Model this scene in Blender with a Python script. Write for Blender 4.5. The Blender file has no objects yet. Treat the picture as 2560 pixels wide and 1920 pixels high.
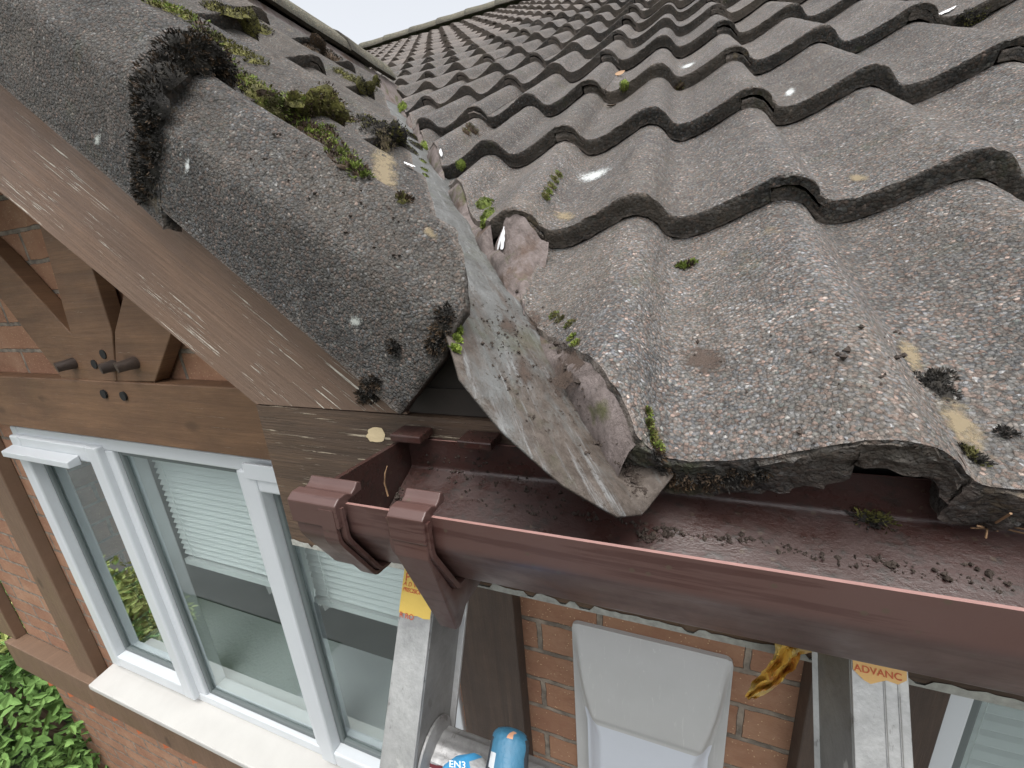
import bpy, bmesh, math, random
import numpy as np
from mathutils import Vector, Matrix, noise
from mathutils.bvhtree import BVHTree
random.seed(7)
R_ = math.radians
# ---------------------------------------------------------------- camera
CAMR = np.array([[0.9355,0.3453,-0.0745],[0.0310,-0.2903,-0.9564],[-0.3519,0.8925,-0.2823]])
_u,_s,_v = np.linalg.svd(CAMR); CAMR = _u@_v
CAMT = np.array([-0.0839,0.0193,0.3022]); FPX = 1022.43
CAMC = -CAMR.T@CAMT
scn = bpy.context.scene; col = scn.collection
cd = bpy.data.cameras.new('camera'); cam = bpy.data.objects.new('camera', cd); col.objects.link(cam)
cd.sensor_width = 36; cd.lens = 36*FPX/2560; cd.clip_start = .01; cd.clip_end = 300
M = Matrix.Identity(4)
for i in range(3):
    M[i][0] = CAMR[0][i]; M[i][1] = -CAMR[1][i]; M[i][2] = -CAMR[2][i]; M[i][3] = CAMC[i]
cam.matrix_world = M; scn.camera = cam
# ---------------------------------------------------------------- sky and sun (bright overcast)
w = bpy.data.worlds.new('World'); scn.world = w; w.use_nodes = True
nt = w.node_tree; nt.nodes.clear()
sky = nt.nodes.new('ShaderNodeTexSky'); sky.sky_type = 'NISHITA'; sky.sun_disc = False
sky.sun_elevation = R_(70); sky.sun_rotation = R_(158); sky.dust_density = 5; sky.air_density = 1.2
hs = nt.nodes.new('ShaderNodeHueSaturation'); hs.inputs['Saturation'].default_value = .2
bg = nt.nodes.new('ShaderNodeBackground'); bg.inputs['Strength'].default_value = .15
wo = nt.nodes.new('ShaderNodeOutputWorld')
nt.links.new(sky.outputs[0], hs.inputs['Color']); nt.links.new(hs.outputs[0], bg.inputs[0]); nt.links.new(bg.outputs[0], wo.inputs[0])
sl = bpy.data.lights.new('sun', 'SUN'); sl.energy = .95; sl.angle = R_(40); sl.color = (1,.97,.93)
sun = bpy.data.objects.new('sun', sl); col.objects.link(sun)
sun.rotation_euler = (R_(16), 0, R_(30))
scn.view_settings.view_transform = 'Standard'; scn.view_settings.look = 'None'; scn.view_settings.exposure = .92
scn.render.engine = 'CYCLES'
# ---------------------------------------------------------------- pixel -> world on a given plane
def ray(u, v):
    return CAMR.T@np.array([(u-1280)/FPX, (v-960)/FPX, 1.])
def onpl(u, v, n, c):
    n = np.array(n, float); d = ray(u, v); return CAMC+d*((c-n@CAMC)/(n@d))
def AY(u, v, y): return onpl(u, v, (0,1,0), y)
# ---------------------------------------------------------------- material helpers
class G:
    def __init__(s, name):
        s.m = bpy.data.materials.new(name); s.m.use_nodes = True; s.t = s.m.node_tree; s.t.nodes.clear()
        s.out = s.n('ShaderNodeOutputMaterial'); s.pos = s.n('ShaderNodeNewGeometry').outputs['Position']
    def n(s, k, **kw):
        x = s.t.nodes.new(k)
        for a, b in kw.items(): setattr(x, a, b)
        return x
    def l(s, a, b): s.t.links.new(a, b)
    def put(s, sock, v):
        if hasattr(v, 'is_output') or isinstance(v, bpy.types.NodeSocket): s.l(v, sock)
        else:
            if isinstance(v, tuple) and len(v) == 3 and sock.type == 'RGBA': v = v+(1,)
            sock.default_value = v
    def map(s, scale=(1,1,1), rot=(0,0,0), loc=(0,0,0), src=None):
        if any(rot):
            q = s.n('ShaderNodeMapping'); s.l(src or s.pos, q.inputs[0]); q.inputs['Rotation'].default_value = rot; src = q.outputs[0]
        m = s.n('ShaderNodeMapping'); s.l(src or s.pos, m.inputs[0])
        m.inputs['Scale'].default_value = scale; m.inputs['Location'].default_value = loc
        return m.outputs[0]
    def noise(s, scale, detail=3, rough=.55, vec=None, dist=0):
        x = s.n('ShaderNodeTexNoise'); s.l(vec or s.pos, x.inputs['Vector'])
        x.inputs['Scale'].default_value = scale; x.inputs['Detail'].default_value = detail; x.inputs['Roughness'].default_value = rough
        x.inputs['Distortion'].default_value = dist
        return x.outputs['Fac']
    def voro(s, scale, vec=None, feat='F1'):
        x = s.n('ShaderNodeTexVoronoi', feature=feat); s.l(vec or s.pos, x.inputs['Vector']); x.inputs['Scale'].default_value = scale
        return x
    def ramp(s, fac, stops, interp='LINEAR'):
        x = s.n('ShaderNodeValToRGB'); s.l(fac, x.inputs[0]); e = x.color_ramp.elements; x.color_ramp.interpolation = interp
        while len(e) < len(stops): e.new(.5)
        for q, (p, c) in zip(e, stops):
            q.position = p; q.color = (c,c,c,1) if isinstance(c, (int,float)) else tuple(c)+(1,)
        return x.outputs[0]
    def mix(s, f, a, b, mode='MIX'):
        x = s.n('ShaderNodeMix', data_type='RGBA', blend_type=mode)
        s.put(x.inputs[0], f); s.put(x.inputs[6], a); s.put(x.inputs[7], b); return x.outputs[2]
    def math(s, op, a, b=0., c=None):
        x = s.n('ShaderNodeMath', operation=op); s.put(x.inputs[0], a); s.put(x.inputs[1], b)
        if c is not None: s.put(x.inputs[2], c)
        return x.outputs[0]
    def sep(s, v=None):
        x = s.n('ShaderNodeSeparateXYZ'); s.l(v or s.pos, x.inputs[0]); return x.outputs
    def bump(s, h, dist, strength=1, nrm=None):
        x = s.n('ShaderNodeBump'); x.inputs['Distance'].default_value = dist; x.inputs['Strength'].default_value = strength
        s.l(h, x.inputs['Height'])
        if nrm: s.l(nrm, x.inputs['Normal'])
        return x.outputs[0]
    def bsdf(s, color, rough=.8, nrm=None, **kw):
        b = s.n('ShaderNodeBsdfPrincipled'); s.put(b.inputs['Base Color'], color); s.put(b.inputs['Roughness'], rough)
        if nrm: s.l(nrm, b.inputs['Normal'])
        for k, v in kw.items(): s.put(b.inputs[k.replace('_', ' ')], v)
        s.l(b.outputs[0], s.out.inputs[0]); return b
    def alpha(s, b, fac):
        t = s.n('ShaderNodeBsdfTransparent'); x = s.n('ShaderNodeMixShader')
        s.put(x.inputs[0], fac); s.l(t.outputs[0], x.inputs[1]); s.l(b.outputs[0], x.inputs[2]); s.l(x.outputs[0], s.out.inputs[0])

def granule(name, scale=430, tint=(1,1,1), dark=1., dirt=.5, contrast=1.):
    g = G(name)
    wob = g.n('ShaderNodeVectorMath', operation='ADD'); g.l(g.pos, wob.inputs[0])
    nz = g.n('ShaderNodeTexNoise'); g.l(g.pos, nz.inputs[0]); nz.inputs['Scale'].default_value = 380; nz.inputs['Detail'].default_value = 2
    sc = g.n('ShaderNodeVectorMath', operation='SCALE'); g.l(nz.outputs['Color'], sc.inputs[0]); sc.inputs['Scale'].default_value = .0022
    g.l(sc.outputs[0], wob.inputs[1]); V = wob.outputs[0]
    v = g.voro(scale, V); v2 = g.voro(scale*2.3, V)
    cs = g.n('ShaderNodeSeparateColor'); g.l(v.outputs['Color'], cs.inputs[0])
    c1 = g.ramp(cs.outputs[0], [(0,.62),(.4,.85),(.75,1.1),(.92,1.4),(.975,1.7),(1,2.9)])
    hue = g.ramp(cs.outputs[1], [(.0,(.118,.124,.134)),(.35,(.125,.127,.125)),(.62,(.135,.122,.112)),(.84,(.165,.122,.105)),(1,(.11,.126,.122))])
    c = g.mix(contrast, (.13,.124,.118), g.mix(1, c1, hue, 'MULTIPLY')); c = g.mix(1, c, (dark*tint[0],dark*tint[1],dark*tint[2]), 'MULTIPLY')
    c = g.mix(1, c, g.ramp(v.outputs['Distance'], [(.0,1.12),(.45,1.),(.8,.5)]), 'MULTIPLY')
    big = g.noise(5, 5, .62); med = g.noise(38, 5, .7)
    c = g.mix(g.ramp(med, [(.40,0.),(.72,.7*dirt)]), c, (.042,.039,.036))
    c = g.mix(g.ramp(big, [(.42,0.),(.7,.55*dirt)]), c, (.15,.125,.10))
    c = g.mix(g.ramp(g.noise(6, 4, .6, g.map(loc=(8,3,2))), [(.45,0.),(.7,.5)]), c, g.mix(1, c, (.66,.68,.72), 'MULTIPLY'))
    c = g.mix(g.ramp(g.noise(15, 5, .72), [(.64,0.),(.72,.6*dirt)]), c, (.21,.165,.10))
    c = g.mix(g.ramp(g.noise(11.3, 5, .72, g.map(loc=(3,1,7))), [(.60,0.),(.74,.55*dirt)]), c, (.065,.078,.028))
    h = g.math('MULTIPLY_ADD', v2.outputs['Distance'], -.35, g.math('MULTIPLY', g.math('POWER', v.outputs['Distance'], 1.6), -1.))
    h = g.math('ADD', h, g.math('MULTIPLY', cs.outputs[2], .6))
    n1 = g.bump(h, .0017, .9); n2 = g.bump(g.noise(110, 5, .75), .0035, .7, n1)
    oi = g.n('ShaderNodeObjectInfo'); tone = g.ramp(oi.outputs['Random'], [(0,.84),(.5,1.),(1,1.13)]); c = g.mix(1, c, tone, 'MULTIPLY')
    stk_ = g.noise(1, 5, .65, g.map((30,6,6))); c = g.mix(g.ramp(stk_, [(.5,0.),(.68,.42)]), c, g.mix(1, c, (.5,.5,.5), 'MULTIPLY'))
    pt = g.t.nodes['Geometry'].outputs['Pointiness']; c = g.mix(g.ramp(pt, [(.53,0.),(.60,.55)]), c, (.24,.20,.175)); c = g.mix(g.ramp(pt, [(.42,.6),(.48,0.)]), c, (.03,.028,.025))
    g.bsdf(c, .85, n2, Specular_IOR_Level=.3); return g.m
def wood(name, base, dark, ang=0., flake=.5, grey=0., sc=1., thr=.60, flakes=(.62,.58,.5), knots=.8):
    g = G(name); rot = (0,ang,0)
    wv = g.noise(5, 3, .5)
    n = g.noise(1, 6, .65, g.map((4*sc,4*sc,110*sc), rot), .5); nf = g.noise(1, 6, .75, g.map((14,14,520), rot), .2)
    c = g.ramp(n, [(.25,dark),(.48,base),(.8,tuple(min(1,x*1.3) for x in base))])
    c = g.mix(g.ramp(nf, [(.42,0.),(.62,.55)]), c, dark)
    c = g.mix(g.ramp(g.noise(1, 5, .65, g.map((5,5,16), rot)), [(.42,0.),(.66,.75)]), c, tuple(.85*a+.15*b for a,b in zip(dark, base)))
    if grey: c = g.mix(g.ramp(g.noise(2.5, 3), [(.3,0.),(.65,grey)]), c, (.20,.155,.125))
    vk = g.voro(1., g.map((4,4,8), rot)); kd = g.math('ADD', vk.outputs['Distance'], g.math('MULTIPLY', g.noise(60, 3), .06))
    c = g.mix(g.ramp(kd, [(.08,knots),(.13,knots*.6),(.17,0.)]), c, tuple(.55*x for x in dark))
    fl = g.noise(1, 7, .68, g.map((13,13,430), rot), .3); m = g.noise(6, 5, .65, g.map((1,1,2.2), rot))
    fm = g.math('MULTIPLY', g.ramp(fl, [(thr,0.),(thr+.012,1.)]), g.ramp(m, [(.53,0.),(.57,flake)]))
    c = g.mix(fm, c, flakes)
    sp = g.voro(150); c = g.mix(g.ramp(sp.outputs['Distance'], [(.06,.7),(.10,0.)]), c, tuple(.4*x for x in dark))
    nb = g.bump(n, .002, .8); nb = g.bump(nf, .0009, .8, nb); nb = g.bump(fm, .001, .8, nb); nb = g.bump(g.noise(160, 4), .0006, .6, nb)
    g.bsdf(c, g.ramp(g.noise(9, 4), [(.3,.48),(.7,.75)]), nb); return g.m
def simple(name, color, rough=.5, bumpsc=0, bumpd=.0005, var=.0, vs=20, **kw):
    g = G(name); c = color
    if var: c = g.mix(g.ramp(g.noise(vs, 5, .6), [(.3,0.),(.75,var)]), color, tuple(x*.45 for x in color))
    g.bsdf(c, rough, g.bump(g.noise(bumpsc, 4), bumpd) if bumpsc else None, **kw); return g.m
MT = {}
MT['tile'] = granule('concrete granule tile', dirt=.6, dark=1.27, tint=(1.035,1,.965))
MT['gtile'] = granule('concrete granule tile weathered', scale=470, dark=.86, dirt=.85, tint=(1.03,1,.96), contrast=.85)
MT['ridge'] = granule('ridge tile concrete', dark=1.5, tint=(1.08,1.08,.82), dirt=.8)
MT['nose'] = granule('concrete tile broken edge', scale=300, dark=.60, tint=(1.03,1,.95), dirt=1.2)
def mortar():
    g = G('weathered pink mortar')
    c = g.ramp(g.noise(1, 6, .75, g.map((55,55,9), (R_(-20),0,0)), 1.), [(.3,(.085,.068,.062)),(.5,(.165,.135,.125)),(.75,(.26,.22,.21))])
    c = g.mix(g.ramp(g.noise(17, 5, .65), [(.54,0.),(.64,.75)]), c, (.095,.058,.038))
    c = g.mix(g.ramp(g.noise(25, 4, .6, g.map(loc=(5,5,1))), [(.56,0.),(.66,.8)]), c, (.07,.075,.02))
    c = g.mix(g.ramp(g.noise(13, 5, .7, g.map(loc=(1,5,9))), [(.55,0.),(.7,.8)]), c, (.05,.042,.035))
    g.bsdf(c, .85, g.bump(g.noise(1, 6, .75, g.map((120,120,60))), .004, 1)); return g.m
MT['mortar'] = mortar()
def flash():
    g = G('grey weathered valley sheet'); rz_ = (0,0,R_(53.6))
    c = g.ramp(g.noise(30, 6, .75), [(.3,(.085,.087,.082)),(.55,(.125,.127,.123)),(.8,(.175,.18,.18))])
    z = g.sep()[2]
    low = g.math('MULTIPLY_ADD', z, -1.4, .02)
    dirt = g.math('ADD', g.noise(1, 7, .72, g.map((7,32,12), rz_), .6), low)
    c = g.mix(g.ramp(dirt, [(.40,0.),(.54,.92)]), c, g.ramp(g.noise(90, 5, .7), [(.35,(.055,.042,.033)),(.65,(.11,.09,.076))]))
    st = g.noise(1, 6, .75, g.map((3.5,130,30), rz_), .2)
    c = g.mix(g.ramp(st, [(.54,0.),(.64,.75)]), c, (.21,.215,.215))
    c = g.mix(g.ramp(g.noise(170, 4, .7), [(.58,0.),(.66,.85)]), c, (.05,.038,.028))
    gn = g.noise(11, 5, .7, g.map(loc=(2,8,1))); c = g.mix(g.ramp(gn, [(.56,0.),(.74,.5)]), c, (.085,.095,.05))
    r = g.ramp(g.noise(30, 4), [(.35,.38),(.65,.75)])
    g.bsdf(c, r, g.bump(g.noise(80, 6, .75), .003, .9), Specular_IOR_Level=.25); return g.m
MT['flash'] = flash()
def pvc(name, inner=False):
    g = G(name); base = (.042,.019,.0155) if inner else (.078,.040,.034)  # inner base is darker: shade under the tile overhang painted in
    s = g.noise(1, 5, .6, g.map((9,200,230)), .3)
    c = g.mix(g.ramp(s, [(.54,0.),(.60,.8)]), base, (.045,.017,.014))
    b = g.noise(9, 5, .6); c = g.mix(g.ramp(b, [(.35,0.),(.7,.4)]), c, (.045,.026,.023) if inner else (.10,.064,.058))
    sp = g.voro(95); c = g.mix(g.ramp(sp.outputs['Distance'], [(.10,.8),(.16,0.)]), c, (.07,.05,.035))
    if inner:
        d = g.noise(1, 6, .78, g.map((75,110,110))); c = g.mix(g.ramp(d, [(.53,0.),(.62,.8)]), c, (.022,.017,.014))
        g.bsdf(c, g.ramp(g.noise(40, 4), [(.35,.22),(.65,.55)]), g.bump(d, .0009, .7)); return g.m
    g.bsdf(c, g.ramp(g.noise(35, 4), [(.35,.28),(.7,.55)]), g.bump(g.noise(60, 5), .0005, .5)); return g.m
MT['pvc'] = pvc('brown plastic gutter'); MT['pvcin'] = pvc('brown plastic gutter dirty shaded inside', True)
MT['cut'] = simple('pale pink painted rim highlight', (.29,.165,.145), .4, 300, .0003, .3, 90)  # highlight along the gutter rim, painted as a pale line
MT['barge'] = wood('bargeboard worn brown paint', (.190,.112,.070), (.100,.058,.038), R_(-37), .9, .35, .8, .60, knots=.1)
MT['fascia'] = wood('fascia dark worn paint', (.125,.078,.048), (.042,.028,.021), 0, .85, .0, .6, .60, (.45,.38,.28), knots=.3)
MT['beam'] = wood('oak beam stain', (.190,.104,.055), (.105,.056,.031), 0, .4, .0, .5, .66)
MT['post'] = wood('dark stained post', (.075,.050,.037), (.036,.026,.022), R_(90), .4, .0, .5, .68)
MT['postL'] = wood('brown stained post', (.16,.10,.064), (.13,.08,.05), R_(90), .4, .0, .7, .72)
MT['dark'] = simple('dark soffit', (.03,.024,.02), .8, 60, .001)
MT['under'] = simple('black roofing felt', (.02,.02,.02), .9)
def brick():
    g = G('orange brown facing brick'); xyz = g.sep(); cm = g.n('ShaderNodeCombineXYZ')
    wn = g.math('MULTIPLY', g.math('SUBTRACT', g.noise(30, 3), .5), .007)
    g.l(g.math('ADD', g.math('ADD', xyz[0], g.math('MULTIPLY', xyz[1], 1.)), wn), cm.inputs[0]); g.l(g.math('ADD', xyz[2], wn), cm.inputs[1])
    b = g.n('ShaderNodeTexBrick'); b.offset = .5; g.l(g.map(loc=(.03,.0315,0), src=cm.outputs[0]), b.inputs['Vector'])
    for k, v in dict(Scale=1., Mortar_Size=.0055, Brick_Width=.225, Row_Height=.0725, Mortar_Smooth=.25, Bias=0.).items(): b.inputs[k.replace('_',' ')].default_value = v
    b.inputs['Color1'].default_value = (.33,.178,.105,1); b.inputs['Color2'].default_value = (.27,.140,.085,1); b.inputs['Mortar'].default_value = (.24,.195,.155,1)
    c = g.mix(g.ramp(g.noise(12, 5, .7), [(.4,0.),(.75,.75)]), b.outputs[0], (.20,.085,.05))
    c = g.mix(g.ramp(g.noise(8, 5, .7, g.map(loc=(9,2,4))), [(.5,0.),(.7,.5)]), c, (.40,.25,.165))
    sp = g.voro(130); c = g.mix(g.ramp(sp.outputs['Distance'], [(.1,.9),(.16,0.)]), c, (.6,.42,.25))
    c = g.mix(g.ramp(b.outputs['Fac'], [(.0,0.),(1.,.95)]), c, g.ramp(g.noise(40,3), [(.35,(.13,.11,.09)),(.65,(.30,.25,.2))]))
    h = g.math('SUBTRACT', 1., b.outputs['Fac'])
    nb = g.bump(h, .008, 1); nb = g.bump(g.noise(1, 5, .7, g.map((70,70,160))), .003, .9, nb)
    g.bsdf(c, .88, nb); return g.m
MT['brick'] = brick()
MT['obrick'] = simple('orange brick corner', (.50,.14,.055), .85, 90, .002, .4, 25)
MT['upvc'] = simple('white window plastic', (.60,.63,.655), .3, 8, .0004, .12, 6)
MT['gasket'] = simple('grey window gasket', (.12,.14,.14), .5)
MT['sill'] = simple('dirty white sill', (.50,.49,.465), .5, 40, .0004, .18, 12)
MT['blind'] = simple('pale green white blind slat', (.55,.59,.585), .5)
MT['room'] = simple('dim room wall', (.27,.31,.32), .8)
MT['board'] = simple('pale window board', (.38,.415,.42), .5)
MT['cloth'] = simple('white curtain cloth', (.62,.64,.62), .8, 30, .002)
def glass():
    g = G('window glass'); gl = g.n('ShaderNodeBsdfGlossy'); gl.inputs['Roughness'].default_value = .015
    gl.inputs[0].default_value = (.9,1,1,1)
    tr = g.n('ShaderNodeBsdfTransparent'); tr.inputs[0].default_value = (.95,.975,.97,1)
    fr = g.n('ShaderNodeFresnel'); fr.inputs[0].default_value = 1.52; x = g.n('ShaderNodeMixShader')
    f = g.math('MULTIPLY_ADD', fr.outputs[0], 1.35, .07); f = g.math('MULTIPLY', f, g.math('SUBTRACT', 1., g.t.nodes['Geometry'].outputs['Backfacing']))
    g.l(f, x.inputs[0]); g.l(tr.outputs[0], x.inputs[1]); g.l(gl.outputs[0], x.inputs[2]); g.l(x.outputs[0], g.out.inputs[0]); return g.m
MT['glass'] = glass()
def alu(name, c0, c1, met=.55):
    g = G(name); c = g.ramp(g.noise(22, 7, .75), [(.34,c0),(.66,c1)])
    c = g.mix(g.ramp(g.noise(1, 5, .7, g.map((120,60,40))), [(.60,0.),(.66,.6)]), c, (.14,.13,.12))
    c = g.mix(g.ramp(g.noise(33, 4, .6, g.map(loc=(4,4,4))), [(.64,0.),(.7,.6)]), c, (.62,.62,.6))
    g.bsdf(c, .48, g.bump(g.noise(220, 5), .0006, .6), Metallic=met); return g.m
MT['alu'] = alu('weathered aluminium', (.33,.33,.33), (.55,.55,.545))
MT['alud'] = alu('darker aluminium web', (.17,.165,.16), (.27,.265,.255), .35)  # darker grey tone for the stile webs
MT['rung'] = alu('ribbed aluminium rung', (.25,.25,.25), (.46,.46,.46), .7)
MT['sticker'] = simple('faded yellow sticker', (.66,.46,.10), .55, 80, .0004, .12, 90)
MT['sticker2'] = simple('faded orange sticker', (.70,.42,.15), .55, 80, .0004, .15, 90)
MT['red'] = simple('faded red print', (.50,.10,.035), .6)
MT['blood'] = simple('dark red paint', (.10,.012,.018), .3)
def alarm():
    g = G('scuffed grey white plastic'); z = g.sep()[2]
    c = g.mix(g.ramp(g.noise(9, 5, .6), [(.35,0.),(.75,.5)]), (.50,.50,.495), (.40,.40,.39)); c = g.mix(g.ramp(z, [(0,0.),(1,0.)]), c, c)
    s = g.noise(1, 5, .7, g.map((160,90,12)), .8); c = g.mix(g.ramp(s, [(.6,0.),(.68,.45)]), c, (.68,.68,.66))
    g.bsdf(c, .45, g.bump(s, .0003, .5), Subsurface_Weight=.0); return g.m
MT['alarm'] = alarm()
MT['alarm2'] = simple('clean white plastic', (.60,.63,.69), .4, 60, .0003, .08, 8)
def moss(name, a, b, c3, hue=25):
    g = G(name); c = g.ramp(g.noise(hue*6, 4, .7), [(.3,a),(.5,b),(.72,c3)])
    c = g.mix(g.ramp(g.noise(hue, 3), [(.4,0.),(.65,.75)]), c, a)
    g.bsdf(c, .9, g.bump(g.noise(500, 3), .001)); return g.m
MT['mg'] = moss('green moss', (.05,.065,.012), (.17,.23,.035), (.34,.42,.08))
MT['mb'] = moss('brown moss', (.022,.014,.009), (.06,.037,.02), (.12,.075,.035))
MT['mo'] = moss('olive moss', (.035,.032,.01), (.11,.105,.025), (.24,.23,.06))
MT['mk'] = moss('black moss', (.010,.009,.008), (.025,.022,.018), (.055,.047,.036))
MT['soil'] = simple('dark wet soil', (.045,.032,.024), .8, 300, .002, .5, 60)
MT['feather'] = simple('white feather', (.75,.76,.78), .7)
MT['dead'] = simple('dry tan leaf', (.36,.22,.12), .7, 90, .001, .4, 80)
MT['leaf'] = moss('bush leaf green', (.07,.14,.035), (.15,.28,.065), (.27,.43,.13), 1.2)
MT['leafy'] = moss('bush leaf yellow green', (.30,.36,.10), (.48,.55,.19), (.62,.64,.28), 2)
MT['bark'] = simple('shrub bark', (.09,.06,.04), .9)
MT['grass'] = simple('lawn', (.035,.055,.02), .9, 40, .03, .5, 3)
MT['glove'] = simple('blue latex glove', (.040,.15,.245), .5, 160, .0012, .35, 60)
MT['glovek'] = simple('dark glove knit', (.03,.034,.04), .9, 400, .001)
MT['gloveb'] = simple('bright blue glove cuff', (.07,.36,.68), .5, 120, .0006, .1, 60)
MT['glovew'] = simple('pale grey glove patch', (.55,.57,.58), .6, 200, .001, .45, 90)
MT['skin'] = simple('skin', (.5,.27,.17), .5)
MT['black'] = simple('black', (.01,.01,.01), .8)
def patch(name, color, thr=.5, sc=120, rough=.8, op=.65):
    g = G(name); b = g.bsdf(color, rough)
    tc = g.n('ShaderNodeUVMap'); s = g.n('ShaderNodeSeparateXYZ'); g.l(tc.outputs[0], s.inputs[0])
    e = g.math('SUBTRACT', 1., s.outputs[0])      # u = normalised radius
    f = g.math('ADD', e, g.math('MULTIPLY', g.math('SUBTRACT', g.noise(sc, 5, .7), .5), 1.7))
    g.alpha(b, g.ramp(f, [(thr-.15,0.),(thr+.35,op)])); return g.m
MT['lich'] = patch('pale tan lichen', (.27,.215,.13), .42, 150)
MT['drop'] = patch('white bird dropping', (.50,.52,.51), .45, 260, op=.95)
MT['stain'] = patch('brown soil smear', (.07,.048,.036), .45, 190, op=.8)
MT['wlich'] = patch('pale grey lichen spot', (.42,.44,.41), .5, 420, op=.9)
MT['chip'] = simple('exposed pale wood', (.62,.5,.31), .8, 100, .001, .15, 40)
# ---------------------------------------------------------------- mesh helpers
def link(name, verts, faces, mats, parent=None, smooth=None, mi=None, **props):
    me = bpy.data.meshes.new(name); me.from_pydata([tuple(map(float, v)) for v in verts], [], [tuple(f) for f in faces])
    if not isinstance(mats, (list,tuple)): mats = [mats]
    for m in mats: me.materials.append(MT[m] if isinstance(m, str) else m)
    if mi is not None: me.polygons.foreach_set('material_index', mi)
    if smooth is not None: me.shade_smooth(); me.set_sharp_from_angle(angle=R_(smooth))
    me.update(); o = bpy.data.objects.new(name, me); col.objects.link(o)
    if parent: o.parent = parent; o.matrix_parent_inverse = parent.matrix_world.inverted()
    for k, v in props.items(): o[k] = v
    return o
def tag(o, label=None, cat=None, group=None, kind=None):
    if label: o['label'] = label
    if cat: o['category'] = cat
    if group: o['group'] = group
    if kind: o['kind'] = kind
    return o
def empty(name, loc, label=None, cat=None, group=None):
    o = bpy.data.objects.new(name, None); o.location = loc; o.empty_display_size = .1; col.objects.link(o); o.matrix_world = Matrix.Translation(loc)
    return tag(o, label, cat, group)
class MB:
    def __init__(s): s.v = []; s.f = []; s.m = []
    def add(s, v, f, m=0):
        b = len(s.v); s.v += [tuple(x) for x in v]; s.f += [tuple(b+i for i in q) for q in f]; s.m += [m]*len(f); return s
    def box(s, a, b, m=0):
        x0,y0,z0 = [min(p,q) for p,q in zip(a,b)]; x1,y1,z1 = [max(p,q) for p,q in zip(a,b)]
        return s.add([(x0,y0,z0),(x1,y0,z0),(x1,y1,z0),(x0,y1,z0),(x0,y0,z1),(x1,y0,z1),(x1,y1,z1),(x0,y1,z1)],
              [(0,3,2,1),(4,5,6,7),(0,1,5,4),(1,2,6,5),(2,3,7,6),(3,0,4,7)], m)
    def prism(s, poly, off, m=0):          # poly: list of 3-D points, off: extrusion vector
        n = len(poly); v = [tuple(p) for p in poly]+[tuple(np.array(p)+np.array(off)) for p in poly]
        return s.add(v, [tuple(range(n)), tuple(range(2*n-1, n-1, -1))]+[(i+n, (i+1)%n+n, (i+1)%n, i) for i in range(n)], m)
    def tube(s, pts, r, n=10, m=0, cap=True):
        pts = [Vector(p) for p in pts]; rs = r if isinstance(r, (list,tuple)) else [r]*len(pts)
        b = len(s.v); up = Vector((.13,.2,1)).normalized()
        for i, p in enumerate(pts):
            d = (pts[min(i+1,len(pts)-1)]-pts[max(i-1,0)]).normalized(); a = d.cross(up).normalized(); c = d.cross(a)
            for k in range(n):
                t = 2*math.pi*k/n; s.v.append(tuple(p+(a*math.cos(t)+c*math.sin(t))*rs[i]))
        for i in range(len(pts)-1):
            for k in range(n): s.f.append((b+i*n+k, b+i*n+(k+1)%n, b+(i+1)*n+(k+1)%n, b+(i+1)*n+k)); s.m.append(m)
        if cap:
            s.f.append(tuple(b+k for k in range(n))[::-1]); s.f.append(tuple(b+(len(pts)-1)*n+k for k in range(n))); s.m += [m,m]
        return s
    def build(s, name, mats, parent=None, smooth=None, fix=True, bevel=0, **props):
        o = link(name, s.v, s.f, mats, parent, None, s.m, **props)
        if fix or bevel:
            bm = bmesh.new(); bm.from_mesh(o.data); bmesh.ops.recalc_face_normals(bm, faces=bm.faces)
            if bevel: bmesh.ops.bevel(bm, geom=list(bm.edges), offset=bevel, segments=2, profile=.5, affect='EDGES', clamp_overlap=True)
            bm.to_mesh(o.data); bm.free()
        if smooth is not None: o.data.shade_smooth(); o.data.set_sharp_from_angle(angle=R_(smooth))
        return o
def rough_planks(o, cuts, amp, sc=30):
    bm = bmesh.new(); bm.from_mesh(o.data); bmesh.ops.subdivide_edges(bm, edges=bm.edges, cuts=cuts, use_grid_fill=True)
    for v in bm.verts: v.co += Vector(noise.noise_vector(v.co*sc))*amp
    bm.to_mesh(o.data); bm.free()
# ---------------------------------------------------------------- the house
GZ = -2.5
house = empty('brick_house', (-.5,.33,GZ), 'half-timbered orange brick house with grey tiled roofs and brown gutter', 'house')
PH = 0.5130; GA = .3358; PG = R_(37.5)
mo = np.array([0,0,0.]); mX = np.array([1,0,0.]); mS = np.array([0,math.cos(PH),math.sin(PH)]); mN = np.array([0,-math.sin(PH),math.cos(PH)])
gX = np.array([0,1.,0]); gS = np.array([-math.cos(PG),0,math.sin(PG)]); gN = np.array([math.sin(PG),0,math.cos(PG)])
g0 = np.array([.078,.07,0.]); g0[2] = .322-.7673*(.078+.22)      # nose plane through the first course, at crest one
WX = np.array([0,.012,.022,.031,.040,.052,.070,.095,.12,.133,.143,.15])
WH = np.array([0,-.004,-.013,-.026,-.0325,-.034,-.031,-.021,-.0085,-.002,0,0])
def wave(x): return np.interp(np.mod(np.asarray(x)+.003, .15), WX, WH)
def profile(nper, left=-.318, right=.0315, body=-.2695, lip=-.020, verge=False):
    """columns of (x, top, bottom) across one tile"""
    C = []
    if verge:
        # downturned verge leg, then the rise to crest one at x = 0
        C += [(-.052,-.150,-.150),(-.052,-.149,-.151)]
        leg = [(-.052,-.150,-.040,-.150)]
    else:
        for x in np.linspace(left, body, 4): C.append((x, min(wave(x),0)-.0130, wave(x)-.026))
    for x in np.linspace(body, lip, nper): C.append((x, float(wave(x)), float(wave(x))-.026))
    for x in np.linspace(lip, right, 11): C.append((x, float(wave(x)), float(wave(x))-.0105))
    return C
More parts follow.
